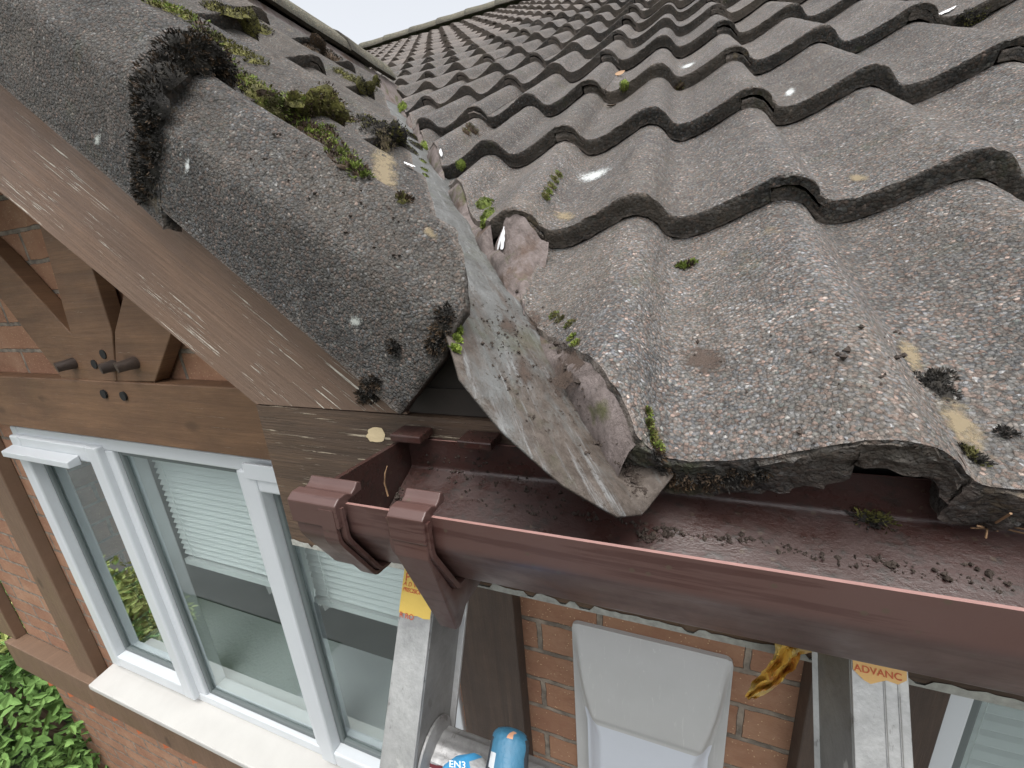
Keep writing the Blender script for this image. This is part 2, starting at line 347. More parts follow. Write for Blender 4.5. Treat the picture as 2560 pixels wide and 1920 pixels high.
def solid(C, S, tilt, Rr=4, amp=0., ns=0, lo=None):
    """lattice solid from cross-section columns C, stations S; local (x, s, h)"""
    n = len(C); N = len(S); idx = {}; V = []; F = []; MI = []
    def vid(i, j, r):
        if r == 0 and i and C[i][0] == C[i-1][0] and C[i][1] == C[i-1][1]: i -= 1
        k = (i,j,r)
        if k not in idx:
            x, t, b = C[i][:3]; xb = C[i][3] if len(C[i]) > 3 else x
            f = r/Rr; p = np.array([x+(xb-x)*f, S[j], t+(b-t)*f-tilt*S[j]])
            if amp:
                q = Vector(p*1.0)+Vector((ns*3.1,ns*1.7,0)); d = Vector(noise.noise_vector(q*28))*amp*.5+Vector(noise.noise_vector(q*130))*amp*(.28 if (j > 0 and r < Rr) else 1.)
                if j == 0: d += Vector(noise.noise_vector(q*330))*amp*.75+Vector(noise.noise_vector(q*150))*amp*.8
                if j == 0 and r == 0: d += Vector((0,amp*.7,-amp*.7))
                p = p+np.array(d)
            idx[k] = len(V); V.append(p)
        return idx[k]
    for i in range(n-1):
        for j in range(N-1):
            F.append((vid(i,j,0),vid(i+1,j,0),vid(i+1,j+1,0),vid(i,j+1,0))); MI.append(0)
            F.append((vid(i,j,Rr),vid(i,j+1,Rr),vid(i+1,j+1,Rr),vid(i+1,j,Rr))); MI.append(1)
        for r in range(Rr):
            F.append((vid(i,0,r),vid(i,0,r+1),vid(i+1,0,r+1),vid(i+1,0,r))); MI.append(1)
            F.append((vid(i,N-1,r),vid(i+1,N-1,r),vid(i+1,N-1,r+1),vid(i,N-1,r+1))); MI.append(1)
    for j in range(N-1):
        for r in range(Rr):
            F.append((vid(0,j,r),vid(0,j+1,r),vid(0,j+1,r+1),vid(0,j,r+1))); MI.append(1)
            F.append((vid(n-1,j,r),vid(n-1,j,r+1),vid(n-1,j+1,r+1),vid(n-1,j+1,r))); MI.append(1)
    F2 = []; M2 = []
    for f, m_ in zip(F, MI):
        q = tuple(dict.fromkeys(f))
        if len(q) > 2: F2.append(q); M2.append(m_)
    return np.array(V), F2, M2
TM = .028/GA; TG = .022/GA; TL = .392
def stations(n):
    a = [0,.002,.006,.013]; return a+list(np.linspace(.025, TL, n))
HI = [solid(profile(46), stations(26), TM, 5, .0016, k) for k in range(3)]
EAVE = [solid([(x,t,b-.013) for x,t,b in profile(60)[4:]], [0,.0012,.0028,.005,.008,.0115]+list(np.linspace(.016,TL,40)), TM, 9, .0026, 30+k) for k in range(2)]
MID = solid(profile(26), stations(6), TM, 2, .0012, 4)
LO = solid(profile(15), [0,.01,TL], TM, 1, 0)
GHI = solid(profile(46), stations(26), TG, 5, .0016, 9)
GMID = solid(profile(26), stations(8), TG, 2, .0014, 11)
# mesh data shared by whole tiles, in roof-aligned local axes
def tmesh(name, sol, X, S, N, mats):
    V = sol[0]; W = V[:,0:1]*X+V[:,1:2]*S+V[:,2:3]*N
    me = bpy.data.meshes.new(name); me.from_pydata(W.tolist(), [], sol[1])
    for m in mats: me.materials.append(MT[m])
    me.polygons.foreach_set('material_index', sol[2]); me.shade_smooth(); me.set_sharp_from_angle(angle=R_(42)); return me
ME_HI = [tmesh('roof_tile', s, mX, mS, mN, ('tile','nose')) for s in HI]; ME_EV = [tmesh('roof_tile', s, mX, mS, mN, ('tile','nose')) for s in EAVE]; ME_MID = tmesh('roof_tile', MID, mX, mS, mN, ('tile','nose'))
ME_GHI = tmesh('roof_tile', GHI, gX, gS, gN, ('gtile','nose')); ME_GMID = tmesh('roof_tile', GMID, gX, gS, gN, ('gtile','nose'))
# roof decks (felt under the tiles)
RY = 5.55; RS = RY/math.cos(PH)
def mp(x, s, h): return mX*x+mS*s+mN*h
def gp(y, s, h): return g0+gX*(y-.07)+gS*s+gN*h
VMX, VGX, VS = .178, .079, .738          # valley cut lines in plan: x = V - VS*y
XR = -1.0                                 # gable ridge line
gl = (g0[0]-XR)/math.cos(PG)              # slope length to ridge
mroof = MB(); vl = lambda y: VMX+.02-VS*y
ys = 1.70
poly = [mp(vl(.03), .03, -.064), mp(3.0, .03, -.064), mp(3.0, RS, -.064), mp(-6.0, RS, -.064), mp(-6.0, 2.05, -.064), mp(vl(ys), ys/math.cos(PH), -.064)]
mroof.prism(poly, mN*-.02)
main_roof = mroof.build('main_roof', 'under', house, label='large grey tiled roof slope on the right of the valley')
groof = MB()
gpoly = [gp(.06, .05, -.066), gp(.06, gl, -.066), gp(1.75, gl, -.066)]
yy = [1.6,.9,.4,.1]
for y in yy:
    x = VGX-.02-VS*y; gpoly.append(gp(y, (g0[0]-x)/math.cos(PG), -.066))
groof.prism(gpoly, gN*-.02)
# left slope of the gable, mirrored about its ridge
def gl2(y, s, h):
    p = gp(y, s, h); return np.array([2*XR-p[0], p[1], p[2]])
groof.prism([gl2(.06,-.25,-.05), gl2(.06,gl,-.05), gl2(1.75,gl,-.05), gl2(1.75,-.25,-.05)], np.array([0,0,-.05]))
gable_roof = groof.build('gable_roof', 'under', house, label='smaller mossy gable roof on the left of the valley')
BV = []        # (verts, faces) in world, for ray casting
def reg(o):
    me = o.data; mw = o.matrix_world if o.parent is None else o.matrix_world
    BV.append(([tuple(v.co+o.location) for v in me.vertices], [tuple(p.vertices) for p in me.polygons]))
def proj(P):
    c = CAMR@np.array(P)+CAMT; return (FPX*c[0]/c[2]+1280, FPX*c[1]/c[2]+960, c[2])
def invis(pts, mg):
    for p in pts:
        u, v, z = proj(p)
        if z > .02 and -mg < u < 2560+mg and -mg < v < 1920+mg: return True
    return False
def cut_mesh(sol, org, X, S, N, pco, pno, mats):
    V = sol[0]; W = org+V[:,0:1]*X+V[:,1:2]*S+V[:,2:3]*N
    bm = bmesh.new(); vs = [bm.verts.new(p) for p in W.tolist()]
    for f, m in zip(sol[1], sol[2]):
        try: bf = bm.faces.new([vs[i] for i in f]); bf.material_index = m; bf.smooth = True
        except ValueError: pass
    bmesh.ops.remove_doubles(bm, verts=bm.verts, dist=1e-5)
    r = bmesh.ops.bisect_plane(bm, geom=bm.verts[:]+bm.edges[:]+bm.faces[:], plane_co=pco, plane_no=pno, clear_outer=True, dist=1e-6)
    ed = [e for e in r['geom_cut'] if isinstance(e, bmesh.types.BMEdge)]
    for v in {v for e in ed for v in e.verts}: v.co += Vector(noise.noise_vector(v.co*90))*.0022
    if ed:
        ff = bmesh.ops.holes_fill(bm, edges=[e for e in bm.edges if e.is_boundary], sides=0)['faces']
        for f in ff: f.material_index = 1
        bmesh.ops.triangulate(bm, faces=ff)
    if len(bm.faces) < 8: bm.free(); return None
    me = bpy.data.meshes.new('roof_tile'); bm.to_mesh(me); bm.free()
    for m in mats: me.materials.append(MT[m])
    me.set_sharp_from_angle(angle=R_(42)); return me
dn = Vector((-1,-VS,0)).normalized()     # outward (towards valley) for main tiles
cand = []
for j in range(1, 20):
    s0 = GA*(j-1); y0 = s0*math.cos(PH); y1 = (s0+TL)*math.cos(PH)
    for m_ in range(-18, 11):
        xg = .30*m_; org = mp(xg, s0, 0)
        cs = [mp(xg+a, s0+b, 0) for a in (-.282,-.1,.016) for b in (0,GA)]
        if not invis(cs, 260 if j > 4 else 900) or (j == 1 and m_ == 0): continue
        xr = xg+.016
        sideL = xg-.325-(VMX-VS*y0); sideR = xr-(VMX-VS*y1)
        if sideR < 0.02 and y0 < 1.62: continue
        if y0 >= 1.55 and xr < XR-.1 and not invis(cs, 40): continue
        z = proj(mp(xg-.14, s0+.1, 0))[2]
        cand.append((z, j, m_, org, sideL < 0 and y0 < 1.75))
cand.sort(key=lambda t: t[0])
farV = []; farF = []; farM = []; nb = 0
def jit(o, k): 
    o.location += Vector(mN*random.uniform(-.0015,.0025)+mS*random.uniform(-.004,.004))
for i, (z, j, m_, org, cut) in enumerate(cand):
    near = i < 96
    if cut:
        sol = EAVE[m_%2] if j == 1 else HI[i%3] if z < 1.3 else MID
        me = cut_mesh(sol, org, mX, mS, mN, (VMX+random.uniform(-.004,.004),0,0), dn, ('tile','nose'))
        if not me: continue
        if near:
            o = bpy.data.objects.new('roof_tile', me); col.objects.link(o); o.parent = main_roof; o['group'] = 'concrete tiles on the right-hand roof'; o['label'] = 'tile cut short along the valley edge'
            BV.append(([tuple(v.co) for v in me.vertices], [tuple(p.vertices) for p in me.polygons]))
        else:
            b = len(farV); farV += [tuple(v.co) for v in me.vertices]; farF += [tuple(b+q for q in p.vertices) for p in me.polygons]; farM += [p.material_index for p in me.polygons]
    elif near:
        me = ME_EV[m_%2] if j == 1 else ME_HI[i%3] if z < 1.25 else ME_MID
        o = bpy.data.objects.new('roof_tile', me); o.location = org+(mX*-.0022 if m_ == 0 else mX*0); jit(o, i) if j > 1 else None; col.objects.link(o); o.parent = main_roof; o['group'] = 'concrete tiles on the right-hand roof'
        BV.append(([tuple(Vector(v.co)+o.location) for v in me.vertices], [tuple(p.vertices) for p in me.polygons]))
    else:
        V = LO[0]; W = org+mN*random.uniform(-.002,.003)+mS*random.uniform(-.006,.006)+V[:,0:1]*mX+V[:,1:2]*mS+V[:,2:3]*mN
        b = len(farV); farV += [tuple(p) for p in W]; farF += [tuple(b+q for q in f) for f in LO[1]]; farM += LO[2]
print('tiles', len(cand))
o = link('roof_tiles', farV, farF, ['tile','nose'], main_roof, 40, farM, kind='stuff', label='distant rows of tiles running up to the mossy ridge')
# gable tiles: crest k sits at y = .07+.15k ; gap crests at k = 1,3,5...
def vergesol(nst, amp, ns):
    C = []
    leg = [(-.045,-.150),(-.046,-.120),(-.046,-.085),(-.0455,-.058),(-.043,-.048),(-.028,-.028),(-.012,-.0075),(-.004,-.001)]
    th = .014
    # columns: (xtop, top, bottom, xbottom)
    nr = [(-1,0),(-1,0),(-1,0),(-.97,-.2),(-.8,-.6),(-.65,-.75),(-.5,-.86),(-.3,-.95)]
    pts = []
    for a in range(len(leg)-1):
        for t in np.linspace(0,1,5)[:-1]:
            pts.append((leg[a][0]+(leg[a+1][0]-leg[a][0])*t, leg[a][1]+(leg[a+1][1]-leg[a][1])*t, nr[a][0]+(nr[a+1][0]-nr[a][0])*t, nr[a][1]+(nr[a+1][1]-nr[a][1])*t))
    for x, h, a, b in pts: C.append((x, h, h+b*.020, x-a*th if a < -.6 else x-a*th*.5))
    for x in np.linspace(0, .130, 26): C.append((x, float(wave(x)), float(wave(x))-.026, x))
    for x in np.linspace(.130, .179, 11): C.append((x, float(wave(x)), float(wave(x))-.0115, x))
    V, F, MI = solid(C, stations(nst), 0, 5, amp, ns)
    V = V.copy(); low = V[:,2] < -.04; k = 1-.95*np.clip(V[:,1], 0, .4)
    V[:,2] = np.where((V[:,0] < -.02)&low, -.04+(V[:,2]+.04)*k, V[:,2])
    V[:,1] += np.where(V[:,0] < .0, np.minimum(V[:,2]+.0,0)*.33, 0)
    V[:,2] -= TG*np.clip(V[:,1], 0, 1)
    return V, F, MI
gdn = Vector((1,VS,0)).normalized()
VH = [vergesol(30, .0020, 21), vergesol(30, .0020, 33), vergesol(16,.0016,44), vergesol(16,.0016,55), vergesol(16,.0016,66)]
NG = 5
for j in range(1, NG+1):
    s0 = GA*(j-1)
    ends = (g0[0]-XR)/math.cos(PG)
    if s0 > ends-.02: break
    for m_ in range(0, 7):
        sol = VH[j-1] if m_ == 0 else (GHI if m_ < 3 else GMID)
        y = .07 if m_ == 0 else .07+.15+.30*m_
        org = g0+gX*(y-.07)+gS*s0
        if m_ > 0 and y-.3 > 1.7: continue
        xv = VGX-VS*(y-.3)
        if org[0]-(TL*math.cos(PG)) > xv: continue
        V = sol[0]; W = org+V[:,0:1]*gX+V[:,1:2]*gS+V[:,2:3]*gN
        if ((W[:,0]+VS*W[:,1]) > VGX).any():
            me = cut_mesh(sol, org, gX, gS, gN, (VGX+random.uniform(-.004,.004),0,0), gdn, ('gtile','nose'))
            if not me: continue
        else:
            me = bpy.data.meshes.new('roof_tile'); me.from_pydata(W.tolist(), [], sol[1])
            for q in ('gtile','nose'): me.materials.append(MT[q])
            me.polygons.foreach_set('material_index', sol[2]); me.shade_smooth(); me.set_sharp_from_angle(angle=R_(42))
        # trim above the ridge
        bm = bmesh.new(); bm.from_mesh(me)
        if j == 1 and m_ == 0:
            E_ = [AY(1148,600,.05), AY(1152,771,.03), AY(1110,898,.027), AY(992,1047,.025), AY(975,1040,.025)]
            for a, c in zip(E_[:-1], E_[1:]):
                dx, dz = c[0]-a[0], c[2]-a[2]
                r = bmesh.ops.bisect_plane(bm, geom=bm.verts[:]+bm.edges[:]+bm.faces[:], plane_co=tuple(a), plane_no=Vector((-dz,0,dx)).normalized(), clear_outer=True)
                ed = [e for e in bm.edges if e.is_boundary]
                if ed:
                    for f in bmesh.ops.holes_fill(bm, edges=ed, sides=0)['faces']: f.material_index = 1
            for v in bm.verts:
                if v.co.x > .0 or v.co.z < .05: v.co += Vector(noise.noise_vector(v.co*110))*.0014
        bmesh.ops.bisect_plane(bm, geom=bm.verts[:]+bm.edges[:]+bm.faces[:], plane_co=(XR+.02,0,0), plane_no=(-1,0,0), clear_outer=True)
        bm.to_mesh(me); bm.free()
        if not len(me.polygons): continue
        o = bpy.data.objects.new('verge_tile' if m_ == 0 else 'roof_tile', me); col.objects.link(o); o.parent = gable_roof
        o['group'] = 'verge tiles along the gable edge' if m_ == 0 else 'concrete tiles on the gable roof'
        BV.append(([tuple(v.co) for v in me.vertices], [tuple(p.vertices) for p in me.polygons]))
# ridge tiles
def ridge(p, d, length, r, parent, mat='ridge', half=1.0):
    d = Vector(d).normalized(); sd = d.cross(Vector((0,0,1))).normalized(); up = Vector((0,0,1)); p = Vector(p)
    V = []; F = []; n = 14; st = [0,.03,length*.5,length-.02,length]
    for s_ in st:
        rr = r*(1.06 if s_ <= .03 else 1.0)
        for q, r2 in ((0,rr),(1,rr-.014)):
            for k in range(n+1):
                t = math.pi*(.04+.92*k/n); c = p+d*s_+(sd*math.cos(t)*r2*1.15+up*math.sin(t)*r2)
                V.append(c+Vector(noise.noise_vector(c*40))*.004)
    L = n+1
    for a in range(len(st)-1):
        for k in range(n):
            b0 = a*2*L+k; F.append((b0,b0+1,b0+1+2*L,b0+2*L)); b1 = b0+L; F.append((b1,b1+2*L,b1+1+2*L,b1+1))
        for k in (0,n): b0 = a*2*L+k; F.append((b0,b0+2*L,b0+3*L,b0+L))
    for a in (0,len(st)-1):
        for k in range(n): b0 = a*2*L+k; F.append((b0,b0+L,b0+L+1,b0+1))
    o = link('ridge_tile', V, F, mat, parent, 50); return o
zr = -.012+g0[2]+.7673*(g0[0]-XR)
for k in range(4):
    o = ridge((XR, .0+.4*k, zr-.062), (0,1,0), .405 if k < 3 else .27, .093, gable_roof); o['group'] = 'gable ridge tiles'
    BV.append(([tuple(v.co) for v in o.data.vertices], [tuple(p.vertices) for p in o.data.polygons]))
MB().prism([(XR-.09,.0,zr-.06),(XR-.14,.0,zr-.17),(XR+.14,.0,zr-.17),(XR+.09,.0,zr-.06),(XR,.0,zr+.0)], (0,1.5,0)).build('ridge_mortar', 'mortar', gable_roof)
rz = math.tan(PH)*RY
for k in range(26):
    o = ridge((-6+.41*k, RY+.04, rz-.05), (1,0,0), .415, .13, main_roof, 'ridge'); o['group'] = 'ridge tiles along the top of the main roof'
# ---------------------------------------------------------------- valley flashing
FO = -.060
cm_ = FO; cg_ = gN@g0+FO
def vline(y):
    z = (y*math.sin(PH)+cm_)/math.cos(PH); x = (cg_-z*gN[2])/gN[0]; return np.array([x,y,z])
def fl_point(y, t, sag=True):
    """t<0: metres out on the gable side, t>0: on the main side (measured in plan along x)"""
    v = vline(y)
    if t < 0: p = np.array([v[0]+t, y, (cg_-(v[0]+t)*gN[0])/gN[2]])
    else: p = np.array([v[0]+t, y, v[2]])
    return p
V = []; F = []
ty = list(np.linspace(-.03, .25, 22))+list(np.linspace(.28, 1.75, 36)); tt = list(np.linspace(-.14, 0, 15))+list(np.linspace(.1, 1, 9))
for a, y in enumerate(ty):
    for b, t in enumerate(tt):
        # the free lower end is trimmed in a curve and droops a little
        w_ = .013+.10*min(1,max(0,(y+.03)/.22))
        row = lambda ye: ye+(y+.03)*(1.75-ye)/1.78
        T0 = lambda q_: -.029*math.exp(-max(0,q_+.012)/.07)
        yA = row(-.015)
        if t <= 0:
            ye = float(np.interp(t, [-.14,-.11,-.07,-.03,0], [-.014,-.028,-.034,-.030,-.015]))
            yy = row(ye); p = fl_point(yy, -.14+(t+.14)/.14*(.14+T0(yy))) if t > -.139 else fl_point(yy, -.14)
        else:
            yy = yA; B_ = fl_point(row(.018), w_); B_[2] += .013*math.exp(-max(0,yA)/.09); p = fl_point(yA, T0(yA))*(1-t)+B_*t
        p[2] += .005*math.exp(-max(0,yy+.015)/.04)*max(0,1+min(0,t)/.07)
        p[2] -= .0035*math.exp(-(yy/.05)**2)*(math.sin(min(1,(t+.14)/.14)*math.pi) if t < 0 else 0)
        p = p+np.array(noise.noise_vector(Vector(p*9)))*.0022
        V.append(p)
nb_ = len(tt)
for a in range(len(ty)-1):
    for b in range(nb_-1): F.append((a*nb_+b, a*nb_+b+1, (a+1)*nb_+b+1, (a+1)*nb_+b))
flsh = link('valley_flashing', V, F, 'flash', house, 60, label='grey sheet lining the valley, its cut end drooping over the gutter')
so = flsh.modifiers.new('thick', 'SOLIDIFY'); so.thickness = .0018; so.offset = -1
BV.append(([tuple(v) for v in V], F))
# mortar bedding along both cut edges
def bedding(side):
    V = []; F = []; ys_ = np.linspace(.012 if side > 0 else .13, 1.6, 300); rows = 7
    for i, y in enumerate(ys_):
        if side > 0:
            x0 = VMX-VS*y; s_ = y/math.cos(PH); jj = s_/GA; fr = (jj-math.floor(jj))*GA
            top = float(wave(x0))-TM*fr-.0035; n_ = 1.
            for r in range(rows):
                f = r/(rows-1); h = top*(1-f)+(FO+.001)*f; out = .0045+.010*math.sin(f*2.6)+.004*noise.noise(Vector((y*22,f*3,2)))+.0025*noise.noise(Vector((y*90,f*8,5)))
                if r == 0: out = -.002; h = top-.001
                x = x0-out*.8; yv = y-out*.3; p = mp(x, (yv+h*math.sin(PH))/math.cos(PH), h); V.append(p)
        else:
            x0 = VGX-VS*y; s_ = (g0[0]-x0)/math.cos(PG); jj = s_/GA; fr = (jj-math.floor(jj))*GA if s_ > 0 else 0
            top = float(wave(y-.07))-TG*fr-.012
            for r in range(rows):
                f = r/(rows-1); h = top*(1-f)+(FO+.001)*f; out = -.016+.006*f+.005*noise.noise(Vector((y*22,f*3,9)))
                if r == 0: out = -.022
                x = x0+out; V.append(gp(y, (g0[0]-x+h*math.sin(PG))/math.cos(PG), h))
    for i in range(len(ys_)-1):
        for r in range(rows-1): F.append((i*rows+r, i*rows+r+1, (i+1)*rows+r+1, (i+1)*rows+r))
    o = link('mortar_bedding', V, F, 'mortar', house, 60, label='pinkish weathered mortar under the cut tiles on the right of the valley' if side > 0 else 'mortar under the cut tiles on the left of the valley')
    BV.append((V, F)); return o
bedding(1); bedding(-1)
V = []; F = []; nA, nB = 34, 26
for a in range(nA+1):
    for b in range(nB+1):
        fa, fb = a/nA, b/nB; y = .170+.126*fa; x0 = VMX-VS*y-.004; x = x0+(.040-x0)*fb
        hr = max(FO-.004, -.037-TM*(y/math.cos(PH))); h = FO+.002+(hr-FO-.002)*fb+.011*math.sin(math.pi*fb)
        if fa > .72: h += ((min(-.004, float(wave(x))-.008))-h)*((fa-.72)/.28)**1.4*min(1,fb*3)
        h += .006*noise.noise(Vector((x*38,y*38,4)))+.003*noise.noise(Vector((x*130,y*130,8)))
        V.append(mp(x, (y+h*math.sin(PH))/math.cos(PH), h))
for a in range(nA):
    for b in range(nB): F.append((a*(nB+1)+b, a*(nB+1)+b+1, (a+1)*(nB+1)+b+1, (a+1)*(nB+1)+b))
link('mortar_bedding', V, F, 'mortar', house, 60, label='grey-brown mortar filling the gap below the second course'); BV.append((V, F))
# ---------------------------------------------------------------- fascia, bargeboard, soffit
FY = .05
b = MB().prism([(-.219,FY,-.196),(3.0,FY,-.196),(3.0,FY,-.056),(.15,FY,-.056),(.11,FY,-.0255),(-.219,FY,-.0255)], (0,.022,0)); fas = b.build('fascia_board', 'fascia', house, label='dark brown weathered fascia board behind the gutter')
BV.append(([tuple(v.co) for v in fas.data.vertices], [tuple(p.vertices) for p in fas.data.polygons]))
# soffit edge strip with flaking white paint
V = []; F = []
xs = np.linspace(-.219, 1.6, 420)
for i, x in enumerate(xs):
    d = .0035+.0045*abs(noise.noise(Vector((x*40,0,0))))+.003*abs(noise.noise(Vector((x*170,3,0))))
    if noise.noise(Vector((x*14,7,0)))+.5*noise.noise(Vector((x*60,2,0))) > .12: d *= .02
    for y, z in ((FY-.0012,-.1965+d),(FY-.0012,-.1985),(FY+.02,-.1985)): V.append((x,y,z))
for i in range(len(xs)-1):
    for r in range(2): F.append((i*3+r, i*3+r+1, i*3+3+r+1, i*3+3+r))
link('paint_edge', V, F, simple('flaking grey white paint', (.42,.42,.38), .7, 200, .001, .8, 160), house, label='flaking pale paint along the bottom of the fascia')
MB().box((-.219,FY+.022,-.1985), (3.0,.33,-.185)).build('soffit', 'dark', house)
tA = math.tan(R_(36.6))
# bargeboard: lower edge from the fascia corner up the gable, 150 mm deep, mitred onto the fascia top
xl = -.219; zl = -.024; up_ = .245
def bz(x): return zl+(xl-x)*.742
bargeV = [(xl,FY,zl),(-.03,FY,-.0240),(-.06,FY,.03),(xl,FY,zl+up_*1.0),(XR,FY,bz(XR)+up_),(XR,FY,bz(XR))]
bb = MB().prism(bargeV, (0,.022,0)); brg = bb.build('bargeboard', 'barge', house, label='weathered brown bargeboard with white scratches of bare paint below the gable tiles')
MB().prism([(2*XR-x,y,z) for x,y,z in [(xl-.4,FY,bz(xl-.4+.0)-.0),(xl-.4,FY,bz(xl-.4)+up_),(XR,FY,bz(XR)+up_),(XR,FY,bz(XR))]], (0,.022,0)).build('bargeboard', 'barge', house)
MB().box((-.06,FY+.004,-.0235),(.085,FY+.02,.000)).build('tilting_board', 'dark', house)
MB().prism([(-.17,FY+.006,-.0235),(.03,FY+.006,-.0235),(.03,FY+.006,.02),(-.17,FY+.006,.12)], (0,.014,0)).build('tilting_board', 'dark', house)
BV.append(([tuple(v.co) for v in brg.data.vertices], [tuple(p.vertices) for p in brg.data.polygons]))
MB().prism([(xl,FY+.022,zl+.006),(XR,FY+.022,bz(XR)+.006),(XR,FY+.022,bz(XR)+.02),(xl,FY+.022,zl+.02)], (0,.28,0)).build('gable_soffit', 'dark', house)
# small wood chips / scars
def flat_blob(name, u, v, y, ru, rv, mat, parent, seed=0, n=26, **pr):
    c = AY(u, v, y); V = [c]; F = []
    for k in range(n):
        t = 2*math.pi*k/n; r = 1+.25*noise.noise(Vector((math.cos(t)*2,math.sin(t)*2,seed)))
        V.append(AY(u+ru*r*math.cos(t), v+rv*r*math.sin(t), y))
    for k in range(n): F.append((0, 1+k, 1+(k+1)%n))
    V2 = [np.array(p)+np.array([0,-.0007,0]) for p in V]
    o = link(name, V2, F, mat, parent, **pr); return o
flat_blob('bare_wood_patch', 941, 1086, FY, 23, 19, 'chip', house, 1)
# ---------------------------------------------------------------- walls
WY = .33; TY = .294
wall = MB()
X0, X1 = -2.47, 3.0; wx0, wx1, wz0, wz1 = -1.712, -.215, -1.225, -.268; rx0, rx1, rz0, rz1 = .531, 1.6, -1.35, -.30
T = .24
wall.box((X0,WY,GZ), (X1,WY+T,rz0)); wall.box((X0,WY,rz0), (rx0,WY+T,wz0))
wall.box((X0,WY,wz0), (wx0,WY+T,wz1)); wall.box((wx1,WY,wz0), (rx0,WY+T,wz1))
wall.box((rx1,WY,rz0), (X1,WY+T,-.17)); wall.box((rx0,WY,rz1), (rx1,WY+T,-.17)); wall.box((wx1,WY,wz1), (rx0,WY+T,-.17)); wall.box((X0,WY,wz1), (wx1,WY+T,-.17))
hx = XR-.0; zz = bz(XR)+.18
wall.prism([(-2.2,WY,-.17),(-.03,WY,-.17),(XR,WY,zz)], (0,.12,0))
wall.box((X0,WY+T,GZ), (X0+.02,5,-.2))
wall.build('wall', 'brick', house, fix=True)
# timbers
def timber(name, pts, mat, y=TY, depth=.05, **pr):
    m = MB().prism([(p[0],y,p[1]) for p in pts], (0,depth,0)); return m.build(name, mat, house, bevel=.002, **pr)
q = lambda u, v, y=TY: tuple(AY(u, v, y)[[0,2]])
zbt, zbb = -.094, -.247
MB().box((-2.6,TY-.006,zbb), (-.03,WY+.0,zbt)).build('timber_beam', 'beam', house, bevel=.003, label='wide horizontal brown beam above the white window')
MB().box((wx1+.026,TY,-2.2), (-.055,WY,-.19)).build('timber_post', 'post', house, bevel=.002, label='dark post between the large window and the brick panel')
MB().box((.386,TY,-2.2), (.528,WY,-.19)).build('timber_post', 'post', house, bevel=.002, label='dark post behind the right-hand stile of the ladder')
pL = q(179,1640); pR = q(215,1640)
xa0, xa1 = AY(80,1431,TY)[0], AY(100,1398,TY)[0]
xa0 = AY(159,1600,TY)[0]; xa1 = AY(199,1600,TY)[0]
MB().box((xa0,TY,-1.335), (xa1,WY,zbb)).build('timber_post', 'postL', house, bevel=.003, label='brown post left of the large window')
xb1 = AY(40,1600,TY)[0]; MB().box((xb1-.14,TY,-1.335), (xb1,WY,zbb)).build('timber_post', 'postL', house, bevel=.003, label='brown post nearest the left edge of the picture')
MB().box((-2.52,.272,-1.476), (-.055,WY,-1.335)).build('timber_rail', 'postL', house, bevel=.003, label='long rail running under the windowsill')
timber('timber_brace', [q(86,500),(q(86,500)[0]-.0,q(86,500)[1]+.15),(q(217,612)[0],q(217,612)[1]+.15),q(217,612),q(285,830),q(296,952),q(226,952),q(185,843)], 'beam', TY-.004, .03, label='middle brace of the fan of three')
timber('timber_brace', [q(289,830),q(317,712),(q(317,712)[0]+.02,q(317,712)[1]+.12),(q(436,816)[0]+.03,q(436,816)[1]+.03),q(436,816),q(389,954),q(292,953)], 'beam', TY-.002, .03, label='right brace of the fan of three')
l1 = q(0,640); l2 = q(185,843); l3 = q(229,952); l4 = q(155,945); l5 = q(0,745)
timber('timber_brace', [l1, l2, l3, (l4[0], l3[1]), l5, (l5[0]-.28,l5[1]+.20),(l1[0]-.28,l1[1]+.24)], 'beam', TY, .035, label='left brace of the fan of three, partly out of the picture')
for (u, v, L) in ((183,908,.030),(288,913,.026),(340,906,.034)):
    p = AY(u, v, TY-.002); d = Vector((-.25,-1,-.12)).normalized()
    m = MB().tube([Vector(p)+Vector((0,.02,0)), Vector(p), Vector(p)+d*L*.5, Vector(p)+d*L], [.0135,.0135,.012,.0115], 14); o = m.build('wooden_peg', 'post', house, smooth=40); o['group'] = 'pegs sticking out of the braces'
for (u, v) in ((234,911),(257,986),(306,991),(256,886)):
    p = AY(u, v, TY-.0105 if v > 960 else TY-.006); m = MB().tube([Vector(p)+Vector((0,.004,0)), Vector(p)+Vector((0,.0035,0))+Vector((0,-.0036,0))], .011, 12); m.build('peg_hole', 'black', house)['group'] = 'empty peg holes'
